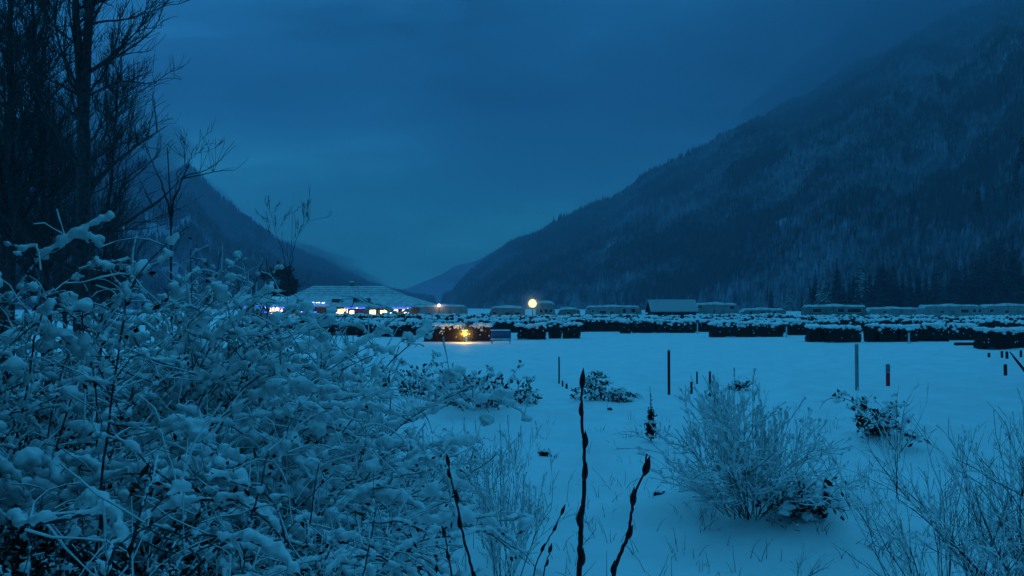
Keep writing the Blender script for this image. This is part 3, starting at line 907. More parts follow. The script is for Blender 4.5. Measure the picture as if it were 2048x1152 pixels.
def marker_stake():
    g = gp(1776, 772); k = g[1] / F; t = empty('marker_stake', (g[0], g[1], float(ground_z(g[0], g[1])))); tag(t, 'red marker stake with a dark top standing in the snow', 'marker')
    h = 44 * k; w = 7 * k
    b = MB(); bbox(b, (0, 0, h * .3 - .1), (w, w * .6, h * .6 + .2), .01); b.build('post', M['red'], t)
    b = MB(); bbox(b, (0, 0, h * .79), (w * 1.04, w * .66, h * .36), .01); b.build('sleeve', M['stripe'], t)
    b = MB(); bbox(b, (0, 0, h * .985), (w * .9, w * .6, h * .03), .008); b.build('tip', M['red'], t)
    s = MB(); blob(s, (0, 0, h * 1.01), (w * .5, w * .35, w * .25), 2, .05); s.build('snow_cap', M['snow'], t)
marker_stake()


def stump():
    g = gp(771, 812); k = g[1] / F; z = float(ground_z(g[0], g[1])); t = empty('broken_stump', (g[0], g[1], z)); tag(t, 'dark broken stump, wider at its top, beside the field shrub', 'stump')
    b = MB(); h = 44 * k
    tube(b, [(-.08, 0, -.1), (-.03, 0, h * .3), (.01, 0, h * .6), (.02, 0, h * .92), (.03, 0, h)], [.06, .085, .11, .135, .12], 9)
    tube(b, [(.09, 0, h * .8), (.13, 0, h * 1.08)], [.04, .02], 6)
    b.build('wood', M['darkwood'], t)
    s = MB(); blob(s, (.0, -.02, h + .02), (.12, .12, .05), 2, .08); s.build('snow_cap', M['snow'], t)
stump()


def stick(name, label, pts, r, Yb, snow=.05, rz=None):
    """a bare bough, given by what it passes over at distance Yb"""
    W = np.array([at(x, y, Yb + d) for x, y, d in pts]); o = W.mean(0)
    t = empty(name, o); tag(t, label, 'branch')
    s = np.linspace(0, len(W) - 1, len(W) * 4); i = np.arange(len(W))
    W = np.stack([np.interp(s, i, W[:, k]) for k in range(3)], 1) - o
    for _ in range(3): W[1:-1] = (W[:-2] + 2 * W[1:-1] + W[2:]) / 4
    b = MB(); tube(b, W, np.interp(np.linspace(0, 1, len(W)), np.linspace(0, 1, len(r)), r), 7); b.build('wood', M['darkwood'], t)
    if snow:
        q = MB(); snow_on(q, np.random.default_rng(3), W + (0, 0, snow * .5), snow, 1.0, .5); remesh(q, 'snow', .02, t, M['snow'])


stick('bent_bough', 'thick bent bare bough arching down to the snow beside the dense bush', [(690, 822, -.4), (715, 817, 0), (738, 819, .1), (750, 830, .1), (764, 846, .1), (778, 868, .1)], [.03, .035, .04, .05, .055, .05], 14.5, .05)
stick('fallen_stick', 'long fallen stick lying on the snow left of the slender shrub', [(828, 952, .4), (870, 957, .2), (900, 960, 0), (935, 970, -.1), (972, 984, -.2), (990, 996, -.3)], [.015, .02, .02, .02, .015, .01], 14.2, .02)
stick('arched_stick', 'short arched stick poking from the snow behind the tallest twig', [(1132, 986, .0), (1145, 974, 0), (1160, 968, 0), (1175, 970, 0), (1194, 965, .1), (1200, 975, .2)], [.008, .02, .014, .014, .02, .006], 14.0, .02)
stick('leaning_branch', 'dark bare branch leaning in at the right edge below the end hedge', [(2020, 704, 0), (2034, 722, 0), (2052, 744, 0), (2075, 780, 0)], [.02, .05, .06, .06], 31.0, 0)
stick('leaning_branch', 'thin slanting stem tipped over the clod beside the short stakes', [(1405, 750, 0), (1413, 764, 0), (1424, 785, 0)], [.008, .01, .012], 29.0, 0)


def dead_stems():
    rng = np.random.default_rng(55); mb = MB()
    for i in range(260):
        px, py = rng.uniform(840, 2100), 820 + 330 * rng.random() ** .8
        if rng.random() < .55: px = rng.choice([1010, 1100, 1240, 1400, 1640, 1760, 1950]) + rng.normal(0, 40)
        g = gp(px, py); z = float(ground_z(g[0], g[1]))
        for k in range(int(rng.integers(1, 5))):
            Q = cane_path(rng, (g[0] + rng.normal(0, .08), g[1] + rng.normal(0, .08), z - .03), rng.uniform(0, 6.28), rng.uniform(.9, 1.55), rng.uniform(0, .9), rng.uniform(.10, .42), .05, .1)
            tube(mb, Q, np.linspace(.005, .002, len(Q)), 3)
    tag(mb.build('dead_grass', M['cane']), 'thin dead grass stems poking through the snow of the near field', 'grass', kind='stuff')
dead_stems()


def clod(px, py, r, label, sd):
    g = gp(px, py); z = float(ground_z(g[0], g[1])); t = empty('snowy_clump', (g[0], g[1], z)); tag(t, label, 'plant clump')
    rng = np.random.default_rng(sd); a, s = MB(), MB()
    C = rng.normal(0, .45, (160, 3)) * r; C[:, 2] = np.abs(C[:, 2]) * .9
    leaf_quads(a, rng, C, r * .3); blob(a, (0, 0, r * .3), (r * .6, r * .6, r * .5), 2, .2, rng)
    blob(s, (.2 * r, .1 * r, r * .85), (r * .7, r * .6, r * .22), 2, .1, rng)
    a.build('leaves', M['dead_leaf'], t); s.build('snow', M['snow'], t)
clod(1424, 787, .17, 'dark brush clod under the slanting stem by the short stakes', 1)
clod(1088, 918, .11, 'small dark leafy clump alone in the snow left of the tallest twig', 2)
clod(918, 832, .28, 'brown leaf heap under the front of the hollow footed shrub', 3)
clod(1757, 888, .22, 'brown leaf heap under the leaning shrub below the grey post', 4)
clod(937, 1025, .10, 'small dark leafy clump right beside the left budded twig', 5)
clod(868, 1120, .08, 'small dark leafy clump near the shortest left budded twig', 6)
clod(1220, 822, .08, 'tiny dark clump in the snow right of the tallest twig', 7)
clod(1318, 1030, .10, 'small dark clump on the rim left of the large frosted shrub', 8)


# ------------------------------------------------------------------ hedges
def hedge(px0, px1, ybase, label, group=None, H=1.5, depth=1.0, seed=0, detail=1, cap=.2, name='clipped_hedge', Y=None):
    rng = np.random.default_rng(seed)
    if Y is None: Y = gp(1024, ybase)[1]
    x0, x1 = (px0 - 1024) / F * Y, (px1 - 1024) / F * Y
    W = x1 - x0; t = empty(name, ((x0 + x1) / 2, Y + depth / 2, 0)); tag(t, label, 'hedge', group)
    fo, sn = MB(), MB()
    stepv = .22 if detail else .5
    def top(x): return 1 + .07 * fbm(P3(np.asarray(x, float) * .55 + seed * 3.1, 0, 0), 2, 8)
    nx, ny, nz = max(2, int(W / stepv)), max(2, int(depth / stepv)), max(2, int(H / stepv))
    def sheet(o, u, v, nu, nv):
        a, b = np.meshgrid(np.linspace(0, 1, nu + 1), np.linspace(0, 1, nv + 1))
        p = np.array(o) + a[..., None] * np.array(u) + b[..., None] * np.array(v)
        p = p.reshape(-1, 3)
        q = np.abs(p) / (np.array((W / 2, depth / 2, H)))
        p = p + np.stack([fbm(p * 1.7 + 10 * seed, 3, 1), fbm(p * 1.7 + 10 * seed, 3, 2), fbm(p * 1.7 + 10 * seed, 3, 3)], 1) * .09
        p[:, 2] *= top(p[:, 0])
        p[:, 0] *= 1 - .05 * (p[:, 2] / H) ** 3; p[:, 1] *= 1 - .10 * (p[:, 2] / H) ** 3
        i = np.arange(nv)[:, None] * (nu + 1); j = np.arange(nu)[None]
        fo.add(p, np.stack([i + j, i + j + 1, i + nu + 1 + j + 1, i + nu + 1 + j], -1).reshape(-1, 4))
    w, d = W / 2, depth / 2
    sheet((-w, -d, 0), (W, 0, 0), (0, 0, H), nx, nz); sheet((w, d, 0), (-W, 0, 0), (0, 0, H), nx, nz)
    sheet((-w, d, 0), (0, -depth, 0), (0, 0, H), ny, nz); sheet((w, -d, 0), (0, depth, 0), (0, 0, H), ny, nz)
    sheet((-w, -d, H), (W, 0, 0), (0, depth, 0), nx, ny)
    # leaves standing off the faces
    A = 2 * (W + depth) * H; n = int(A * (60 if detail else 14))
    s = rng.uniform(0, 2 * (W + depth), n); zz = rng.uniform(0, H, n)
    X = np.where(s < W, s - w, np.where(s < W + depth, w, np.where(s < 2 * W + depth, w - (s - W - depth), -w)))
    Yy = np.where(s < W, -d, np.where(s < W + depth, -d + (s - W), np.where(s < 2 * W + depth, d, d - (s - 2 * W - depth))))
    C = np.stack([X, Yy, zz], 1); C += rng.normal(0, .05, C.shape)
    leaf_quads(fo, rng, C, .085 if detail else .13)
    # snow: a lumpy cap that hangs over the edge here and there
    k = int(W * (9 if detail else 3)) + 3
    for i in range(k):
        x = rng.uniform(-w, w); y = rng.uniform(-d, d * .8); r = rng.uniform(.14, .36)
        blob(sn, (x, y, H * float(top(x)) + .03 + rng.uniform(-.05, .06)), (r * 1.3, r, cap * rng.uniform(.5, 1.15)), 1, .12, rng)
    for i in range(int(W * (5 if detail else 2)) + 1):
        x = rng.uniform(-w, w); r = rng.uniform(.06, .16)
        z = H - abs(rng.normal(0, .16))
        blob(sn, (x, -d * .95, z), (r * 1.2, r * .8, r), 1, .2, rng)
    if detail:
        for i in range(int(W * 2.2)):
            x = rng.uniform(-w, w); r = rng.uniform(.025, .06)
            blob(sn, (x, -d - .06, H * rng.uniform(.25, .9)), (r, r * .6, r * rng.uniform(1, 2.2)), 0, .2, rng)
    fo.build('foliage', M['hedge'], t, smooth=False)
    sn.build('snow_cap', M['snow'], t)
    return t


FRONT = [
    (849, 926, 684, 'long clipped hedge left of the glowing lantern'),
    (936, 981, 683, 'clipped hedge right of the glowing lantern, beside the bench'),
    (1036, 1091, 679, 'square clipped hedge standing free right of the bench'),
    (1099, 1122, 677, 'narrowest free standing hedge between two square ones'),
    (1127, 1160, 677, 'small square hedge at the right of the narrow one'),
    (1423, 1566, 674, 'very long clipped hedge between two snow capped lamp pedestals'),
    (1580, 1616, 671, 'hedge right of the pedestal that closes the very long hedge'),
    (1619, 1652, 684, 'small front hedge left of a narrow gap to a wider one'),
    (1658, 1722, 685, 'wide front hedge behind the tall pale grey post'),
    (1737, 1753, 684, 'narrow sliver of hedge right of the white gap'),
    (1758, 1793, 684, 'square front hedge right of the narrow sliver'),
    (1799, 1836, 684, 'front hedge with a snow capped pedestal before it'),
    (1840, 1896, 683, 'front hedge left of the low snow topped beam'),
    (1902, 1958, 681, 'snow dappled hedge behind the low snow topped beam'),
    (1963, 2120, 697, 'nearest and longest hedge running out of the right edge'),
    (632, 741, 671, 'dark clipped hedge behind the thin poles near the thicket'),
    (743, 806, 674, 'dark clipped hedge in front of the lit lodge windows'),
    (814, 846, 671, 'hedge just left of the lantern lit hedge'),
    (1160, 1240, 663, 'dark hedge set back right of the small square hedge'),
    (1243, 1261, 667, 'narrow dark hedge with sloping sides in the middle row'),
    (1268, 1308, 666, 'dark hedge below the trailer with two square windows'),
    (1313, 1390, 666, 'dark hedge in front of the shed'),
    (1399, 1421, 664, 'short dark hedge right of the pedestal near the shed'),
    (984, 1034, 659, 'dark hedge set back behind the bench'),
]
for i, (a, b, yb, lab) in enumerate(FRONT):
    hedge(a, b, yb, lab, seed=400 + i, H=1.45 + .06 * math.sin(i * 2.3), depth=1.1)
rng = np.random.default_rng(91)
for r, (Yr, hh) in enumerate(((98, 1.45), (116, 1.5), (138, 1.6), (158, 1.6))):
    px = 560 + rng.uniform(0, 30)
    while px < 2080:
        w = rng.uniform(36, 120) * 98 / Yr * 1.15
        hedge(px, px + w, 0, 'snow topped hedge in the receding rows between the trailers and the front hedges', 'hedges in the receding rows', H=hh * rng.uniform(.85, 1.05), depth=1.1, seed=int(px) + r * 3000, detail=0, cap=.24, Y=Yr + rng.uniform(-3, 3))
        px += w + rng.uniform(2, 12)


# ------------------------------------------------------------------ pedestals, bench, lantern, beam, lamps
def pedestal(px, yb, ht, label):
    g = gp(px, yb); k = g[1] / F; t = empty('lamp_pedestal', (g[0], g[1], 0)); tag(t, label, 'lamp post', 'snow capped pedestals among the hedges')
    h = ht * k
    b = MB(); tube(b, [(0, 0, -.05), (0, 0, .05), (0, 0, .12), (0, 0, h * .7), (0, 0, h * .74)], [.17, .17, .09, .075, .09], 10); b.build('post', M['metal'], t)
    b = MB(); tube(b, [(0, 0, h * .72), (0, 0, h * .78), (0, 0, h * .88), (0, 0, h * .92)], [.08, .15, .19, .12], 10); b.build('lamp_head', M['glass'], t)
    b = MB(); blob(b, (0, 0, h * .95), (.25, .25, .15), 2, .05); b.build('snow_cap', M['snow'], t)
pedestal(836, 673, 22, 'snow capped pedestal in the gap left of the lantern lit hedge')
pedestal(1395, 667, 30, 'snow capped pedestal left of the very long hedge')
pedestal(1573, 675, 30, 'snow capped pedestal at the right end of the very long hedge')
pedestal(1818, 687, 30, 'snow capped pedestal in front of the right hand hedges')


def bench():
    g = gp(1002, 687); k = g[1] / F; t = empty('garden_bench', (g[0], g[1], 0)); tag(t, 'solid backed bench with snow on its seat, right of the lantern lit hedge', 'bench')
    w = 40 * k
    b = MB(); bbox(b, (0, .28, .78), (w, .06, .72), .02); b.build('backrest', M['bluepanel'], t)
    b = MB(); bbox(b, (0, 0, .30), (w * .98, .5, .06), .015); b.build('seat', M['darkwood'], t)
    for sx in (-1, 1):
        for y in (-.2, .22):
            b = MB(); bbox(b, (sx * w * .45, y, .13), (.07, .07, .28), .01); b.build('leg', M['darkwood'], t)
    b = MB()
    for i in range(16): blob(b, (RNG.uniform(-w / 2, w / 2) * .9, RNG.uniform(-.18, .16), .37), (.22, .13, .06), 2, .05)
    b.build('seat_snow', M['snow'], t)
    b = MB()
    for i in range(14): blob(b, (RNG.uniform(-w / 2, w / 2) * .93, .28, 1.16), (.18, .07, .06), 2, .05)
    b.build('back_snow', M['snow'], t)
bench()


def lantern():
    g = gp(930, 685); k = g[1] / F; t = empty('garden_lantern', (g[0], g[1], 0)); tag(t, 'glowing yellow garden lantern set in the gap of the front hedge', 'lantern')
    b = MB(); tube(b, [(0, 0, -.1), (0, 0, .1), (0, 0, .62)], [.10, .05, .05], 8); b.build('post', M['darkwood'], t)
    b = MB(); tube(b, [(0, 0, .62), (0, 0, .68), (0, 0, .92), (0, 0, .98)], [.10, .19, .21, .10], 10); b.build('glass', M['lantern'], t)
    b = MB(); tube(b, [(0, 0, .98), (0, 0, 1.02), (0, 0, 1.10)], [.26, .25, .05], 10); b.build('hood', M['darkwood'], t)
    s = MB(); blob(s, (0, 0, 1.10), (.26, .26, .08), 2, .05); s.build('snow_cap', M['snow'], t)
    l = bpy.data.lights.new('lantern_light', 'POINT'); l.energy = 170; l.color = (1, .52, .04); l.shadow_soft_size = .2
    o = bpy.data.objects.new('lantern_light', l); COL.objects.link(o); o.parent = t; o.location = (0, -.32, .8)
lantern()


def beam():
    g = gp(1930, 692); k = g[1] / F; t = empty('parking_beam', (g[0], g[1], 0)); tag(t, 'long low dark beam topped with snow before the right hand hedges', 'beam')
    w = 42 * k
    b = MB(); bbox(b, (0, 0, .18), (w, .25, .22), .02); b.build('beam', M['darkwood'], t)
    for s in (-.38, .38):
        b = MB(); bbox(b, (s * w, 0, .03), (.18, .22, .10), .01); b.build('foot', M['darkwood'], t)
    q = MB()
    for i in range(16): blob(q, (RNG.uniform(-w, w) * .47, 0, .31), (.2, .12, .06), 2, .06)
    q.build('snow', M['snow'], t)
beam()


def street_lamp(px, py, Y, r, m, label, watt, col):
    p = at(px, py, Y); t = empty('street_lamp', (p[0], Y, 0)); tag(t, label, 'street lamp')
    b = MB(); tube(b, [(0, 0, -.2), (0, 0, .3), (0, 0, .5), (0, 0, p[2] - r * .8)], [.14, .12, .07, .05], 10); b.build('pole', M['darkwood'], t)
    b = MB(); tube(b, [(0, 0, p[2] - r * 1.15), (0, 0, p[2] - r * .85)], [.10, .16], 12); b.build('collar', M['darkwood'], t)
    b = MB(); blob(b, (0, 0, p[2]), (r, r, r), 3, 0); b.build('globe', M[m], t)
    s = MB(); blob(s, (0, 0, p[2] + r * .97), (r * .5, r * .5, r * .12), 2, .04); s.build('snow_cap', M['snow'], t)
    l = bpy.data.lights.new('lamp_light', 'POINT'); l.energy = watt; l.color = col; l.shadow_soft_size = r
    o = bpy.data.objects.new('lamp_light', l); COL.objects.link(o); o.parent = t; o.location = (0, -r * 1.6, p[2])
street_lamp(1065, 607, 130, .70, 'lamp', 'large glowing yellow globe lamp above the hedges in the middle of the park', 160, (1, .8, .4))  # globe made oversize so its disc takes in the glare
street_lamp(878, 611, 150, .34, 'lamp_small', 'small pinkish white lamp over the snowy trailer right of the lodge', 60, (1, .7, .45))


# ------------------------------------------------------------------ trailers and the shed
def trailer(px0, px1, Y, H, label, kind=0, bodym='white', wins=(), seed=0, snow=.3, door=.62):
    H *= .95
    rng = np.random.default_rng(seed)
    x0, x1 = (px0 - 1024) / F * Y, (px1 - 1024) / F * Y; L = x1 - x0; D = 2.5
    t = empty('motorhome' if kind == 2 else 'travel_trailer', ((x0 + x1) / 2, Y + D / 2, 0)); tag(t, label, 'motorhome' if kind == 2 else 'trailer', 'trailers parked beyond the hedges')
    b = MB(); z0 = .55
    # profile in x-z, extruded over the depth
    if kind == 0: prof = [(-L / 2 + .25, z0), (L / 2 - .1, z0), (L / 2, z0 + .3), (L / 2, H - .25), (L / 2 - .3, H), (-L / 2 + .55, H), (-L / 2, H - .9), (-L / 2, z0 + .5)]
    elif kind == 1: prof = [(-L / 2 + 2.4, z0), (L / 2 - .1, z0), (L / 2, z0 + .3), (L / 2, H - .3), (L / 2 - .3, H - .05), (-L / 2 + .9, H), (-L / 2 + .1, H - .7), (-L / 2, H - 1.7), (-L / 2 + 2.2, H - 1.8)]
    else: prof = [(-L / 2, z0), (L / 2 - .2, z0), (L / 2, z0 + .5), (L / 2, z0 + 1.1), (L / 2 - .5, H - .25), (L / 2 - .8, H), (-L / 2 + .2, H), (-L / 2, H - .2)]
    n = len(prof); V = [(x, -D / 2, z) for x, z in prof] + [(x, D / 2, z) for x, z in prof]
    q = [(i, (i + 1) % n, n + (i + 1) % n, n + i) for i in range(n)]
    b.add(V, [np.array(q), np.array([tuple(range(n))[::-1], tuple(range(n, 2 * n))])])
    b.build('body', M[bodym], t, smooth=False)
    s = MB(); box(s, (0, -D / 2 - .012, z0 + .55), (L * .8, .02, .16)); s.build('stripe', M['stripe'], t, smooth=False)
    for (fx, fz, w, h) in wins:
        a = MB(); bbox(a, (-L / 2 + fx * L, -D / 2 - .02, fz), (w, .05, h), .02); wo = a.build('window', M['glass'], t)
        a = MB()
        for dx, dz, sx, sz in ((0, h / 2 + .03, w + .1, .05), (0, -h / 2 - .03, w + .1, .05), (w / 2 + .03, 0, .05, h), (-w / 2 - .03, 0, .05, h)):
            box(a, (-L / 2 + fx * L + dx, -D / 2 - .02, fz + dz), (sx, .06, sz))
        a.build('frame', M['metal'], wo, smooth=False)
    a = MB(); bbox(a, (-L / 2 + door * L, -D / 2 - .025, z0 + 1.0), (.72, .05, 1.9), .02); d = a.build('door', M['cream'], t)
    a = MB(); bbox(a, (-L / 2 + door * L + .28, -D / 2 - .07, z0 + .95), (.05, .05, .14), .01); a.build('handle', M['stripe'], d)
    for wx in ((.42, .52) if kind < 2 else (.2, .84)):
        a = MB(); v = np.linspace(0, 2 * math.pi, 17)[:-1]
        tube(a, [(-L / 2 + wx * L, -D / 2 + .02, .36), (-L / 2 + wx * L, -D / 2 + .26, .36)], [.36, .36], 16); wo = a.build('wheel', M['rubber'], t)
        a = MB(); tube(a, [(-L / 2 + wx * L, -D / 2 - .0, .36), (-L / 2 + wx * L, -D / 2 + .05, .36)], [.19, .19], 12); a.build('rim', M['metal'], wo)
    a = MB(); bbox(a, (rng.uniform(-.15, .15) * L, 0, H + .16), (1.0, .8, .32), .06); a.build('roof_vent', M['white'], t)
    sn = MB()
    nx, ny = int(L / .3), 9
    xs = np.linspace(-L / 2 + .15, L / 2 - .2, nx); ys = np.linspace(-D / 2 - .04, D / 2 + .04, ny)
    X, Yg = np.meshgrid(xs, ys)
    edge = np.minimum(1, np.minimum(np.minimum(X - xs[0], xs[-1] - X), np.minimum(Yg - ys[0], ys[-1] - Yg)) / .25)
    prz = np.interp(X, [-L / 2, -L / 2 + (.55 if kind < 2 else .2), L / 2 - .8, L / 2], [H - .55 if kind < 2 else H - .2, H, H, H - .35])
    vent = np.exp(-((X - 0) ** 2 / 2 + Yg ** 2 / 1.2)) * .22
    Z = prz + snow * np.sqrt(np.clip(edge, .0, 1)) + vent + .05 * fbm(P3(X + seed * 9, Yg), 3, seed) - .02
    i = np.arange(ny - 1)[:, None] * nx; j = np.arange(nx - 1)[None]
    top = P3(X, Yg, Z).reshape(-1, 3); bot = P3(X, Yg, prz - .03).reshape(-1, 3)
    qq = np.stack([i + j, i + j + 1, i + nx + j + 1, i + nx + j], -1).reshape(-1, 4)
    sn.add(np.concatenate([top, bot]), [qq, qq[:, ::-1] + nx * ny]); sn.build('snow', M['roof_snow'], t)
    return t


trailer(838, 934, 150, 3.35, 'snow buried trailer without visible windows right of the lodge', 0, 'white', ((.2, 1.7, .9, .5),), 1, .36)
trailer(979, 1050, 140, 3.1, 'trailer left of the big globe lamp with a dark side window', 0, 'white', ((.14, 2.05, .45, .4), (.5, 1.95, .9, .4), (.78, 1.95, .9, .4)), 2, .3)
trailer(1072, 1112, 146, 3.95, 'tall short motorhome right behind the big globe lamp', 2, 'white', ((.25, 2.4, .5, .7), (.5, 2.4, .5, .7), (.76, 2.4, .4, .6)), 3, .4)
trailer(1116, 1160, 155, 2.7, 'low snow covered trailer between the tall motorhome and the long one', 0, 'cream', ((.5, 1.9, 1.0, .4),), 4, .34)
trailer(1172, 1283, 150, 3.25, 'long white trailer with two square windows near its right end', 1, 'white', ((.12, 2.3, .4, .45), (.30, 2.1, 1.3, .55), (.47, 2.05, .8, .4), (.69, 2.35, .7, .85), (.85, 2.4, .8, .75)), 5, .3, .58)
trailer(1392, 1478, 150, 3.75, 'tall white trailer right of the shed with a dark window by its end', 1, 'white', ((.42, 2.2, .4, .8), (.84, 3.0, .95, .6), (.1, 3.1, .7, .3)), 6, .32)
trailer(1484, 1572, 158, 2.55, 'low snow covered trailer right of the tall white one', 0, 'white', ((.2, 1.95, .5, .5), (.48, 2.0, .7, .4), (.74, 2.0, .5, .4)), 7, .4)
trailer(1612, 1736, 142, 3.35, 'grey motorhome with a band of dark windows', 2, 'cream', ((.18, 2.5, 1.6, .7), (.56, 2.5, 1.2, .7), (.78, 2.5, 2.6, .75)), 8, .34, .4)
trailer(1738, 1842, 156, 2.8, 'low snowy trailer between the grey motorhome and the right end ones', 0, 'white', ((.3, 2.1, .7, .4), (.62, 2.1, .9, .4)), 9, .38)
trailer(1846, 1965, 146, 3.4, 'long white trailer with one wide and two square windows near the right', 0, 'white', ((.32, 2.2, .7, .4), (.70, 2.35, 1.5, .65), (.86, 2.4, .6, .6), (.95, 2.4, .5, .6)), 10, .32, .5)
trailer(1970, 2078, 150, 3.5, 'white trailer cut off by the right edge of the photo', 1, 'white', ((.12, 2.4, .8, .5), (.4, 2.2, .9, .5)), 11, .34)


def shed():
    Y = 144; x0, x1 = (1305 - 1024) / F * Y, (1392 - 1024) / F * Y; L = x1 - x0; D = 5.0
    t = empty('wooden_shed', ((x0 + x1) / 2, Y + D / 2, 0)); tag(t, 'dark wooden shed with a snow covered pitched roof among the trailers', 'shed')
    h, rd = 2.35, 4.15
    b = MB(); b.add([(-L / 2, -D / 2, 0), (L / 2, -D / 2, 0), (L / 2, D / 2, 0), (-L / 2, D / 2, 0), (-L / 2, -D / 2, h), (L / 2, -D / 2, h), (L / 2, D / 2, h), (-L / 2, D / 2, h), (-L / 2, 0, rd), (L / 2, 0, rd)],
          [np.array([(0, 1, 5, 4), (2, 3, 7, 6)]), np.array([(1, 2, 6, 9, 5), (3, 0, 4, 8, 7)])]); b.build('wall', M['darkwood'], t, smooth=False)
    o = .45
    def slab(nm, m, lift, th, ov):
        s = MB()
        for sg in (-1, 1):
            sl = (rd - h) / (D / 2); e = D / 2 + ov
            V = [(-L / 2 - ov, 0, rd + lift), (L / 2 + ov, 0, rd + lift), (L / 2 + ov, sg * e, rd - sl * e + lift), (-L / 2 - ov, sg * e, rd - sl * e + lift)]
            V += [(x, y, z + th) for x, y, z in V]
            s.add(V, np.array([(0, 3, 2, 1), (4, 5, 6, 7), (0, 1, 5, 4), (1, 2, 6, 5), (2, 3, 7, 6), (3, 0, 4, 7)]))
        return s.build(nm, M[m], t, smooth=False)
    slab('roof', 'darkwood', .02, .1, o); slab('roof_snow', 'frost', .125, .25, o - .04)
    b = MB(); bbox(b, (-L * .2, -D / 2 - .03, 1.0), (1.0, .05, 2.0), .02); b.build('door', M['wood'], t)
shed()


# ------------------------------------------------------------------ the lodge
def lodge():
    Yf = 176.0; k = Yf / F
    X = lambda px: (px - 1024) * k
    t = empty('lodge', (X(690), Yf, 0)); tag(t, 'wide lodge with a terraced snowy hip roof, warm lit windows and blue strings of lights', 'building')
    ox = t.location[0]
    lx = lambda px: X(px) - ox
    # walls
    b = MB(); box(b, ((lx(560) + lx(860)) / 2, 9.0, 1.45), (lx(860) - lx(560), 14.0, 2.9)); b.build('wall', M['siding'], t, smooth=False)
    # hip roof with its flared skirt
    e0, e1 = lx(556), lx(872); r0, r1 = lx(608), lx(752); ez, rz = 3.0, 8.0
    m0, m1, mz = lx(575), lx(800), 5.6
    y0, y1, ym0, ym1, yr = -.6, 18.5, 3.6, 14.5, 9.0
    def ring(a, c, f, g, z): return [(a, f, z), (c, f, z), (c, g, z), (a, g, z)]
    V = ring(e0, e1, y0, y1, ez) + ring(m0, m1, ym0, ym1, mz) + [(r0, yr, rz), (r1, yr, rz)]
    Fq = [(0, 1, 5, 4), (1, 2, 6, 5), (2, 3, 7, 6), (3, 0, 4, 7), (4, 5, 9, 8), (6, 7, 8, 9)]
    b = MB(); b.add(V, [np.array(Fq), np.array([(5, 6, 9), (7, 4, 8)]), np.array([(3, 2, 1, 0)])]); roof = b.build('roof', M['darkwood'], t, smooth=False)
    # snow lies on it in courses, held back by the roof's horizontal battens
    s = MB(); rng = np.random.default_rng(8)
    def course(u0, u1, lower, th=.22):
        A = [(e0, e1, y0, y1, ez), (m0, m1, ym0, ym1, mz)] if lower else [(m0, m1, ym0, ym1, mz), (r0, r1, yr, yr, rz)]
        def lv(u): return [A[0][i] + (A[1][i] - A[0][i]) * u for i in range(5)]
        a, c = lv(u0), lv(u1)
        lo = ring(a[0], a[1], a[2], a[3], a[4] + .02); hi = ring(c[0], c[1], c[2], c[3], c[4] + .02)
        n = 40
        for (p, q, p2, q2) in ((lo[0], lo[1], hi[0], hi[1]), (lo[1], lo[2], hi[1], hi[2]), (lo[2], lo[3], hi[2], hi[3]), (lo[3], lo[0], hi[3], hi[0])):
            p, q, p2, q2 = map(np.array, (p, q, p2, q2)); w = np.linspace(0, 1, n)[:, None]
            lo_l = p + (q - p) * w; hi_l = p2 + (q2 - p2) * w
            T = th * (1 + .18 * fbm(lo_l * .6, 2, 4))[:, None] * np.array((0, 0, 1.0))
            dn = (lo_l - hi_l); dn /= np.linalg.norm(dn, axis=1, keepdims=True) + 1e-9
            L1 = lo_l + T; H1 = hi_l + T * .75
            vv = np.concatenate([lo_l, L1, H1, hi_l]); i = np.arange(n - 1)
            s.add(vv, np.concatenate([np.stack([i + z * n, i + 1 + z * n, i + 1 + (z + 1) * n, i + (z + 1) * n], 1) for z in range(3)]))
    for c in range(5): course(c / 5 + .02, (c + 1) / 5 - .035, False)
    course(.0, .97, True, .3)
    s.build('roof_snow', M['roof_snow'], roof, smooth=False)
    b = MB(); bbox(b, (lx(688), yr, rz + .45), (.9, .9, 1.1), .03); b.build('chimney', M['wood'], roof); 
    b = MB()
    for i in range(4): blob(b, (lx(688) + RNG.uniform(-.25, .25), yr + RNG.uniform(-.25, .25), rz + 1.03), (.34, .34, .14), 2, .05)
    b.build('chimney_snow', M['snow'], roof)
    # dark openings of two low dormers
    for a, c, zt, zb in ((662, 684, 4.55, 3.75), (705, 738, 4.7, 3.65)):
        w = lx(c) - lx(a); mx = (lx(a) + lx(c)) / 2
        d = MB(); box(d, (mx, 2.6, (zt + zb) / 2 + .1), (w, 3.6, zt - zb + .5)); do = d.build('dormer', M['darkwood'], t, smooth=False)
        d = MB(); box(d, (mx, .775, (zt + zb) / 2 + .1), (w * .86, .04, (zt - zb) * .8)); d.build('pane', M['glass'], do, smooth=False)
        d = MB()
        for i in range(int(w * 4)): blob(d, (mx + RNG.uniform(-.5, .5) * w, RNG.uniform(1.0, 4), zt + .4), (.4, .5, .18), 1, .06)
        d.build('dormer_snow', M['snow'], do)
    # lit windows along the front
    lit = ((674, 1.7, 1.5), (684, 1.9, 1.6), (700, 1.2, 1.0), (742, 1.6, 1.2), (764, 1.5, 1.3), (772, 1.1, 1.3), (786, 2.2, 1.4), (809, 1.6, 1.4))
    for px, w, h in lit:
        d = MB(); box(d, (lx(px), 1.96, 1.75), (w * .95, .05, h * 1.1)); wo = d.build('window', M['window_lit'], t, smooth=False)
        d = MB()
        for q in (-1, 1): box(d, (lx(px) + q * (w * .475 + .05), 1.95, 1.75), (.1, .1, h + .2)); box(d, (lx(px), 1.95, 1.75 + q * (h * .55 + .05)), (w * .95, .1, .1))
        box(d, (lx(px), 1.92, 1.75), (.06, .04, h)); d.build('frame', M['darkwood'], wo, smooth=False)
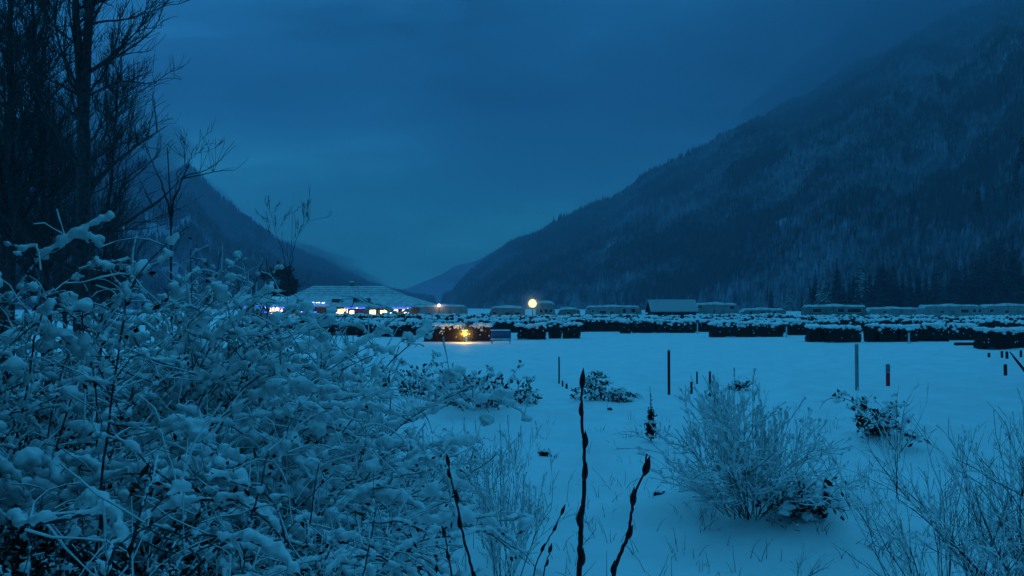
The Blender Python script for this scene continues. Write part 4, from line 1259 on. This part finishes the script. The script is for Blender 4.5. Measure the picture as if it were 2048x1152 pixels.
    # porch posts
    for px in (692, 715, 738, 757, 778, 797, 822):
        d = MB(); bbox(d, (lx(px), .15, 1.45), (.24, .24, 2.9), .02); d.build('porch_post', M['siding'], t)
    # porch lamps under the eave
    for px, zl, r in ((679, 2.1, .50), (743, 2.2, .28), (768, 2.25, .33), (787, 2.2, .36), (812, 2.2, .30)):
        d = MB(); blob(d, (lx(px), .55, zl), (r, r, r * .9), 2, 0); lo = d.build('porch_lamp', M['lamp'], t)
        d = MB(); tube(d, [(lx(px), .55, zl + r * .8), (lx(px), .55, 2.98)], [.03, .03], 6); d.build('hanger', M['darkwood'], lo)
        l = bpy.data.lights.new('porch_light', 'POINT'); l.energy = 95 if px == 679 else 40; l.color = (1, .74, .36); l.shadow_soft_size = .2
        o = bpy.data.objects.new('porch_light', l); COL.objects.link(o); o.parent = t; o.location = (lx(px), -.35, zl - .1)
    # left wing, lower
    b = MB(); box(b, ((lx(484) + lx(572)) / 2, 5.5, 1.5), (lx(572) - lx(484) - .2, 9, 3.0)); b.build('wall', M['siding'], t, smooth=False)
    w0, w1 = lx(480), lx(582); V = [(w0, -.3, 3.1), (w1, -.3, 3.1), (w1, 11.3, 3.1), (w0, 11.3, 3.1), (w0 + 2.2, 5.5, 5.2), (w1 - .5, 5.5, 5.2)]
    FW = [np.array([(0, 1, 5, 4), (2, 3, 4, 5), (3, 2, 1, 0)]), np.array([(1, 2, 5), (3, 0, 4)])]
    b = MB(); b.add(V, FW); wr = b.build('roof', M['darkwood'], t, smooth=False)
    b = MB(); V2 = [(x * .999, y, z + .05) for x, y, z in V[:4]] + [(x, y, z + .06) for x, y, z in V[4:]]
    b.add([(x, y, z + .28) for x, y, z in V2] + V2, [np.array([(0, 1, 5, 4), (2, 3, 4, 5)]), np.array([(1, 2, 5), (3, 0, 4)]), np.array([(6, 7, 1, 0), (7, 8, 2, 1), (8, 9, 3, 2), (9, 6, 0, 3)])])
    b.build('roof_snow', M['snow'], wr, smooth=False)
    for px, w in ((489, .8), (543, 1.3), (552, .9)):
        d = MB(); box(d, (lx(px), .93, 2.2), (w, .05, 1.3)); wo = d.build('window', M['window_lit'], t, smooth=False)
        d = MB(); box(d, (lx(px), .90, 2.2), (.06, .04, 1.3)); box(d, (lx(px), .93, 2.9), (w + .2, .1, .1)); box(d, (lx(px), .93, 1.5), (w + .2, .1, .1)); d.build('frame', M['darkwood'], wo, smooth=False)
    for px in (584, 592, 600, 608, 616):  # no real windows: glowing panels imitate warm light on the wall
        d = MB(); box(d, (lx(px), 1.96, 1.5), (.62, .05, 1.1)); wo = d.build('window', M['orange_wall_glow'], t, smooth=False)
        d = MB(); box(d, (lx(px), 1.94, 2.1), (.75, .1, .1)); box(d, (lx(px), 1.94, .9), (.75, .1, .1)); d.build('frame', M['darkwood'], wo, smooth=False)
    d = MB(); blob(d, (lx(563), .3, 2.35), (.3, .3, .34), 2, 0); d.build('porch_lamp', M['lamp'], t)
    l = bpy.data.lights.new('porch_light', 'POINT'); l.energy = 45; l.color = (1, .62, .30); l.shadow_soft_size = .2
    o = bpy.data.objects.new('porch_light', l); COL.objects.link(o); o.parent = t; o.location = (lx(563), -.3, 2.2)
    # strings of lights: things that hang from the lodge
    def string(label, p0, p1, n, sag, whites):
        p0, p1 = np.array(p0), np.array(p1); m = empty('light_string', (p0 + p1) / 2); tag(m, label, 'string lights'); o0 = np.array(m.location)
        w = np.linspace(0, 1, n)
        P = p0 + (p1 - p0) * w[:, None] - o0; P[:, 2] -= sag * np.abs(np.sin(w * math.pi * max(2, n // 8)))
        c = MB(); tube(c, P, .025, 4); c.build('cable', M['rubber'], m)
        for i in range(n):
            v = MB(); blob(v, P[i] + (0, -.03, -.08), (.15, .08, .10), 1, 0); v.build('bulb', M['bulb_white'] if i in whites else M['bulb_blue'], m)
    k2 = (Yf - .7) / F
    def W(px, z): return ((px - 1024) * k2, Yf - .75, z)
    string('blue string of lights along the left wing eave of the lodge', W(488, 3.02), W(574, 3.02), 40, .04, {3, 20, 27, 30})
    string('blue string of lights low on the lodge wall left of the entrance', W(523, 2.02), W(632, 2.02), 46, .03, {2, 9, 28, 33, 38})
    string('blue string of lights along the right eave of the lodge', W(690, 2.93), W(821, 2.93), 56, .04, {10, 22, 23, 35, 53})
    string('short blue string of lights on the lodge roof edge above the entrance', W(625, 4.25), W(650, 4.15), 12, .12, {1, 4, 6, 9, 10})
lodge()


def evergreen():
    p = at(566, 612, 206); t = empty('evergreen_tree', (p[0], 206, 0)); t.scale = (2.5, 2.5, 2.35); tag(t, 'dark bushy evergreen rising behind the left end of the lodge roof', 'tree')
    rng = np.random.default_rng(4); tr, cr = MB(), MB()
    tube(tr, [(0, 0, -.2), (0, 0, 2.5), (.1, 0, 5)], [.18, .12, .05], 8)
    C = []
    for i in range(26):
        c = np.array((rng.normal(0, .75), rng.normal(0, .7), rng.uniform(1.2, 5.6))); c[:2] *= np.interp(c[2], [1, 3, 6], [1.2, 1.3, .75])
        r = rng.uniform(.4, .75)
        d = rng.normal(0, 1, (230, 3)); d /= np.linalg.norm(d, axis=1, keepdims=True)
        C.append(c + d * r * rng.uniform(.3, 1.25, (230, 1)))
        tube(tr, [(0, 0, c[2] * .7), c * (.5, .5, .9), c], [.05, .035, .015], 4)
    leaf_quads(cr, rng, np.concatenate(C), .15)
    tr.build('trunk', M['bark'], t); cr.build('crown', M['rust'], t, smooth=False)
evergreen()


# ------------------------------------------------------------------ the air: thin even haze, and low cloud lying on the slopes
def volume_mat(name, col, dens, aniso=0.0):
    m = bpy.data.materials.new(name); m.use_nodes = True; nt = m.node_tree; nt.nodes.clear()
    o = nt.nodes.new('ShaderNodeOutputMaterial'); v = nt.nodes.new('ShaderNodeVolumePrincipled')
    v.inputs['Color'].default_value = (*col, 1); v.inputs['Density'].default_value = dens; v.inputs['Anisotropy'].default_value = aniso
    nt.links.new(v.outputs[0], o.inputs['Volume'])
    return m


hz = MB(); box(hz, (0, 2400, 400), (9000, 5200, 806))
tag(hz.build('haze', volume_mat('haze_air', (.62, .64, .84), .00028), smooth=False), kind='stuff')


def fog_bank(label, px, py, Y, rx, ry, rz, dens, seed, tilt=0.0):
    p = at(px, py, Y); mb = MB(); v, f = ICO[3]
    k = 1 + .30 * fbm(v * 1.6 + seed, 3, seed)
    mb.add(v * k[:, None] * np.array((rx, ry, rz)), f)
    o = mb.build('fog_bank', volume_mat('fog', (.30, .36, .50), dens), loc=tuple(p)); o.rotation_euler = (0, tilt, 0)
    tag(o, label, 'fog', kind='stuff')


fog_bank('low cloud hiding the crest of the right slope', 1990, 20, 1150, 420, 260, 95, .0021, 3, -.42)
fog_bank('thin cloud streak across the upper right slope', 1700, 120, 1250, 190, 120, 42, .0026, 5, -.42)
fog_bank('pale fog caught below the peak of the left slope', 330, 420, 1120, 120, 110, 62, .0062, 8, .5)
fog_bank('thin mist filling the far end of the valley', 930, 520, 1250, 520, 330, 190, .00085, 15)
fog_bank('mist lying on the left slope behind the lodge', 640, 530, 1250, 95, 90, 26, .0070, 9, .3)
fog_bank('cloud over the left slope behind the trunks', 225, 285, 1230, 125, 110, 70, .0060, 12, .3)


def halo_shell(label, x, y, z, r, dens):  # added scattering shell that imitates the halo round a lamp
    mb = MB(); v, f = ICO[3]; mb.add(v * r, f)
    tag(mb.build('lamp_halo', volume_mat('mist', (.9, .9, .9), dens), loc=(x, y, z)), label, 'mist', kind='stuff')


p = at(1065, 607, 130)
for r, d in ((1.2, .035), (1.8, .016), (2.6, .007)): halo_shell('added mist shells imitating the halo round the globe lamp', p[0], 130, p[2], r, d)
p = gp(930, 685)
for r, d in ((.45, .10), (.8, .04), (1.2, .015)): halo_shell('added mist shells imitating the halo round the garden lantern', p[0], p[1] - .2, .85, r, d)
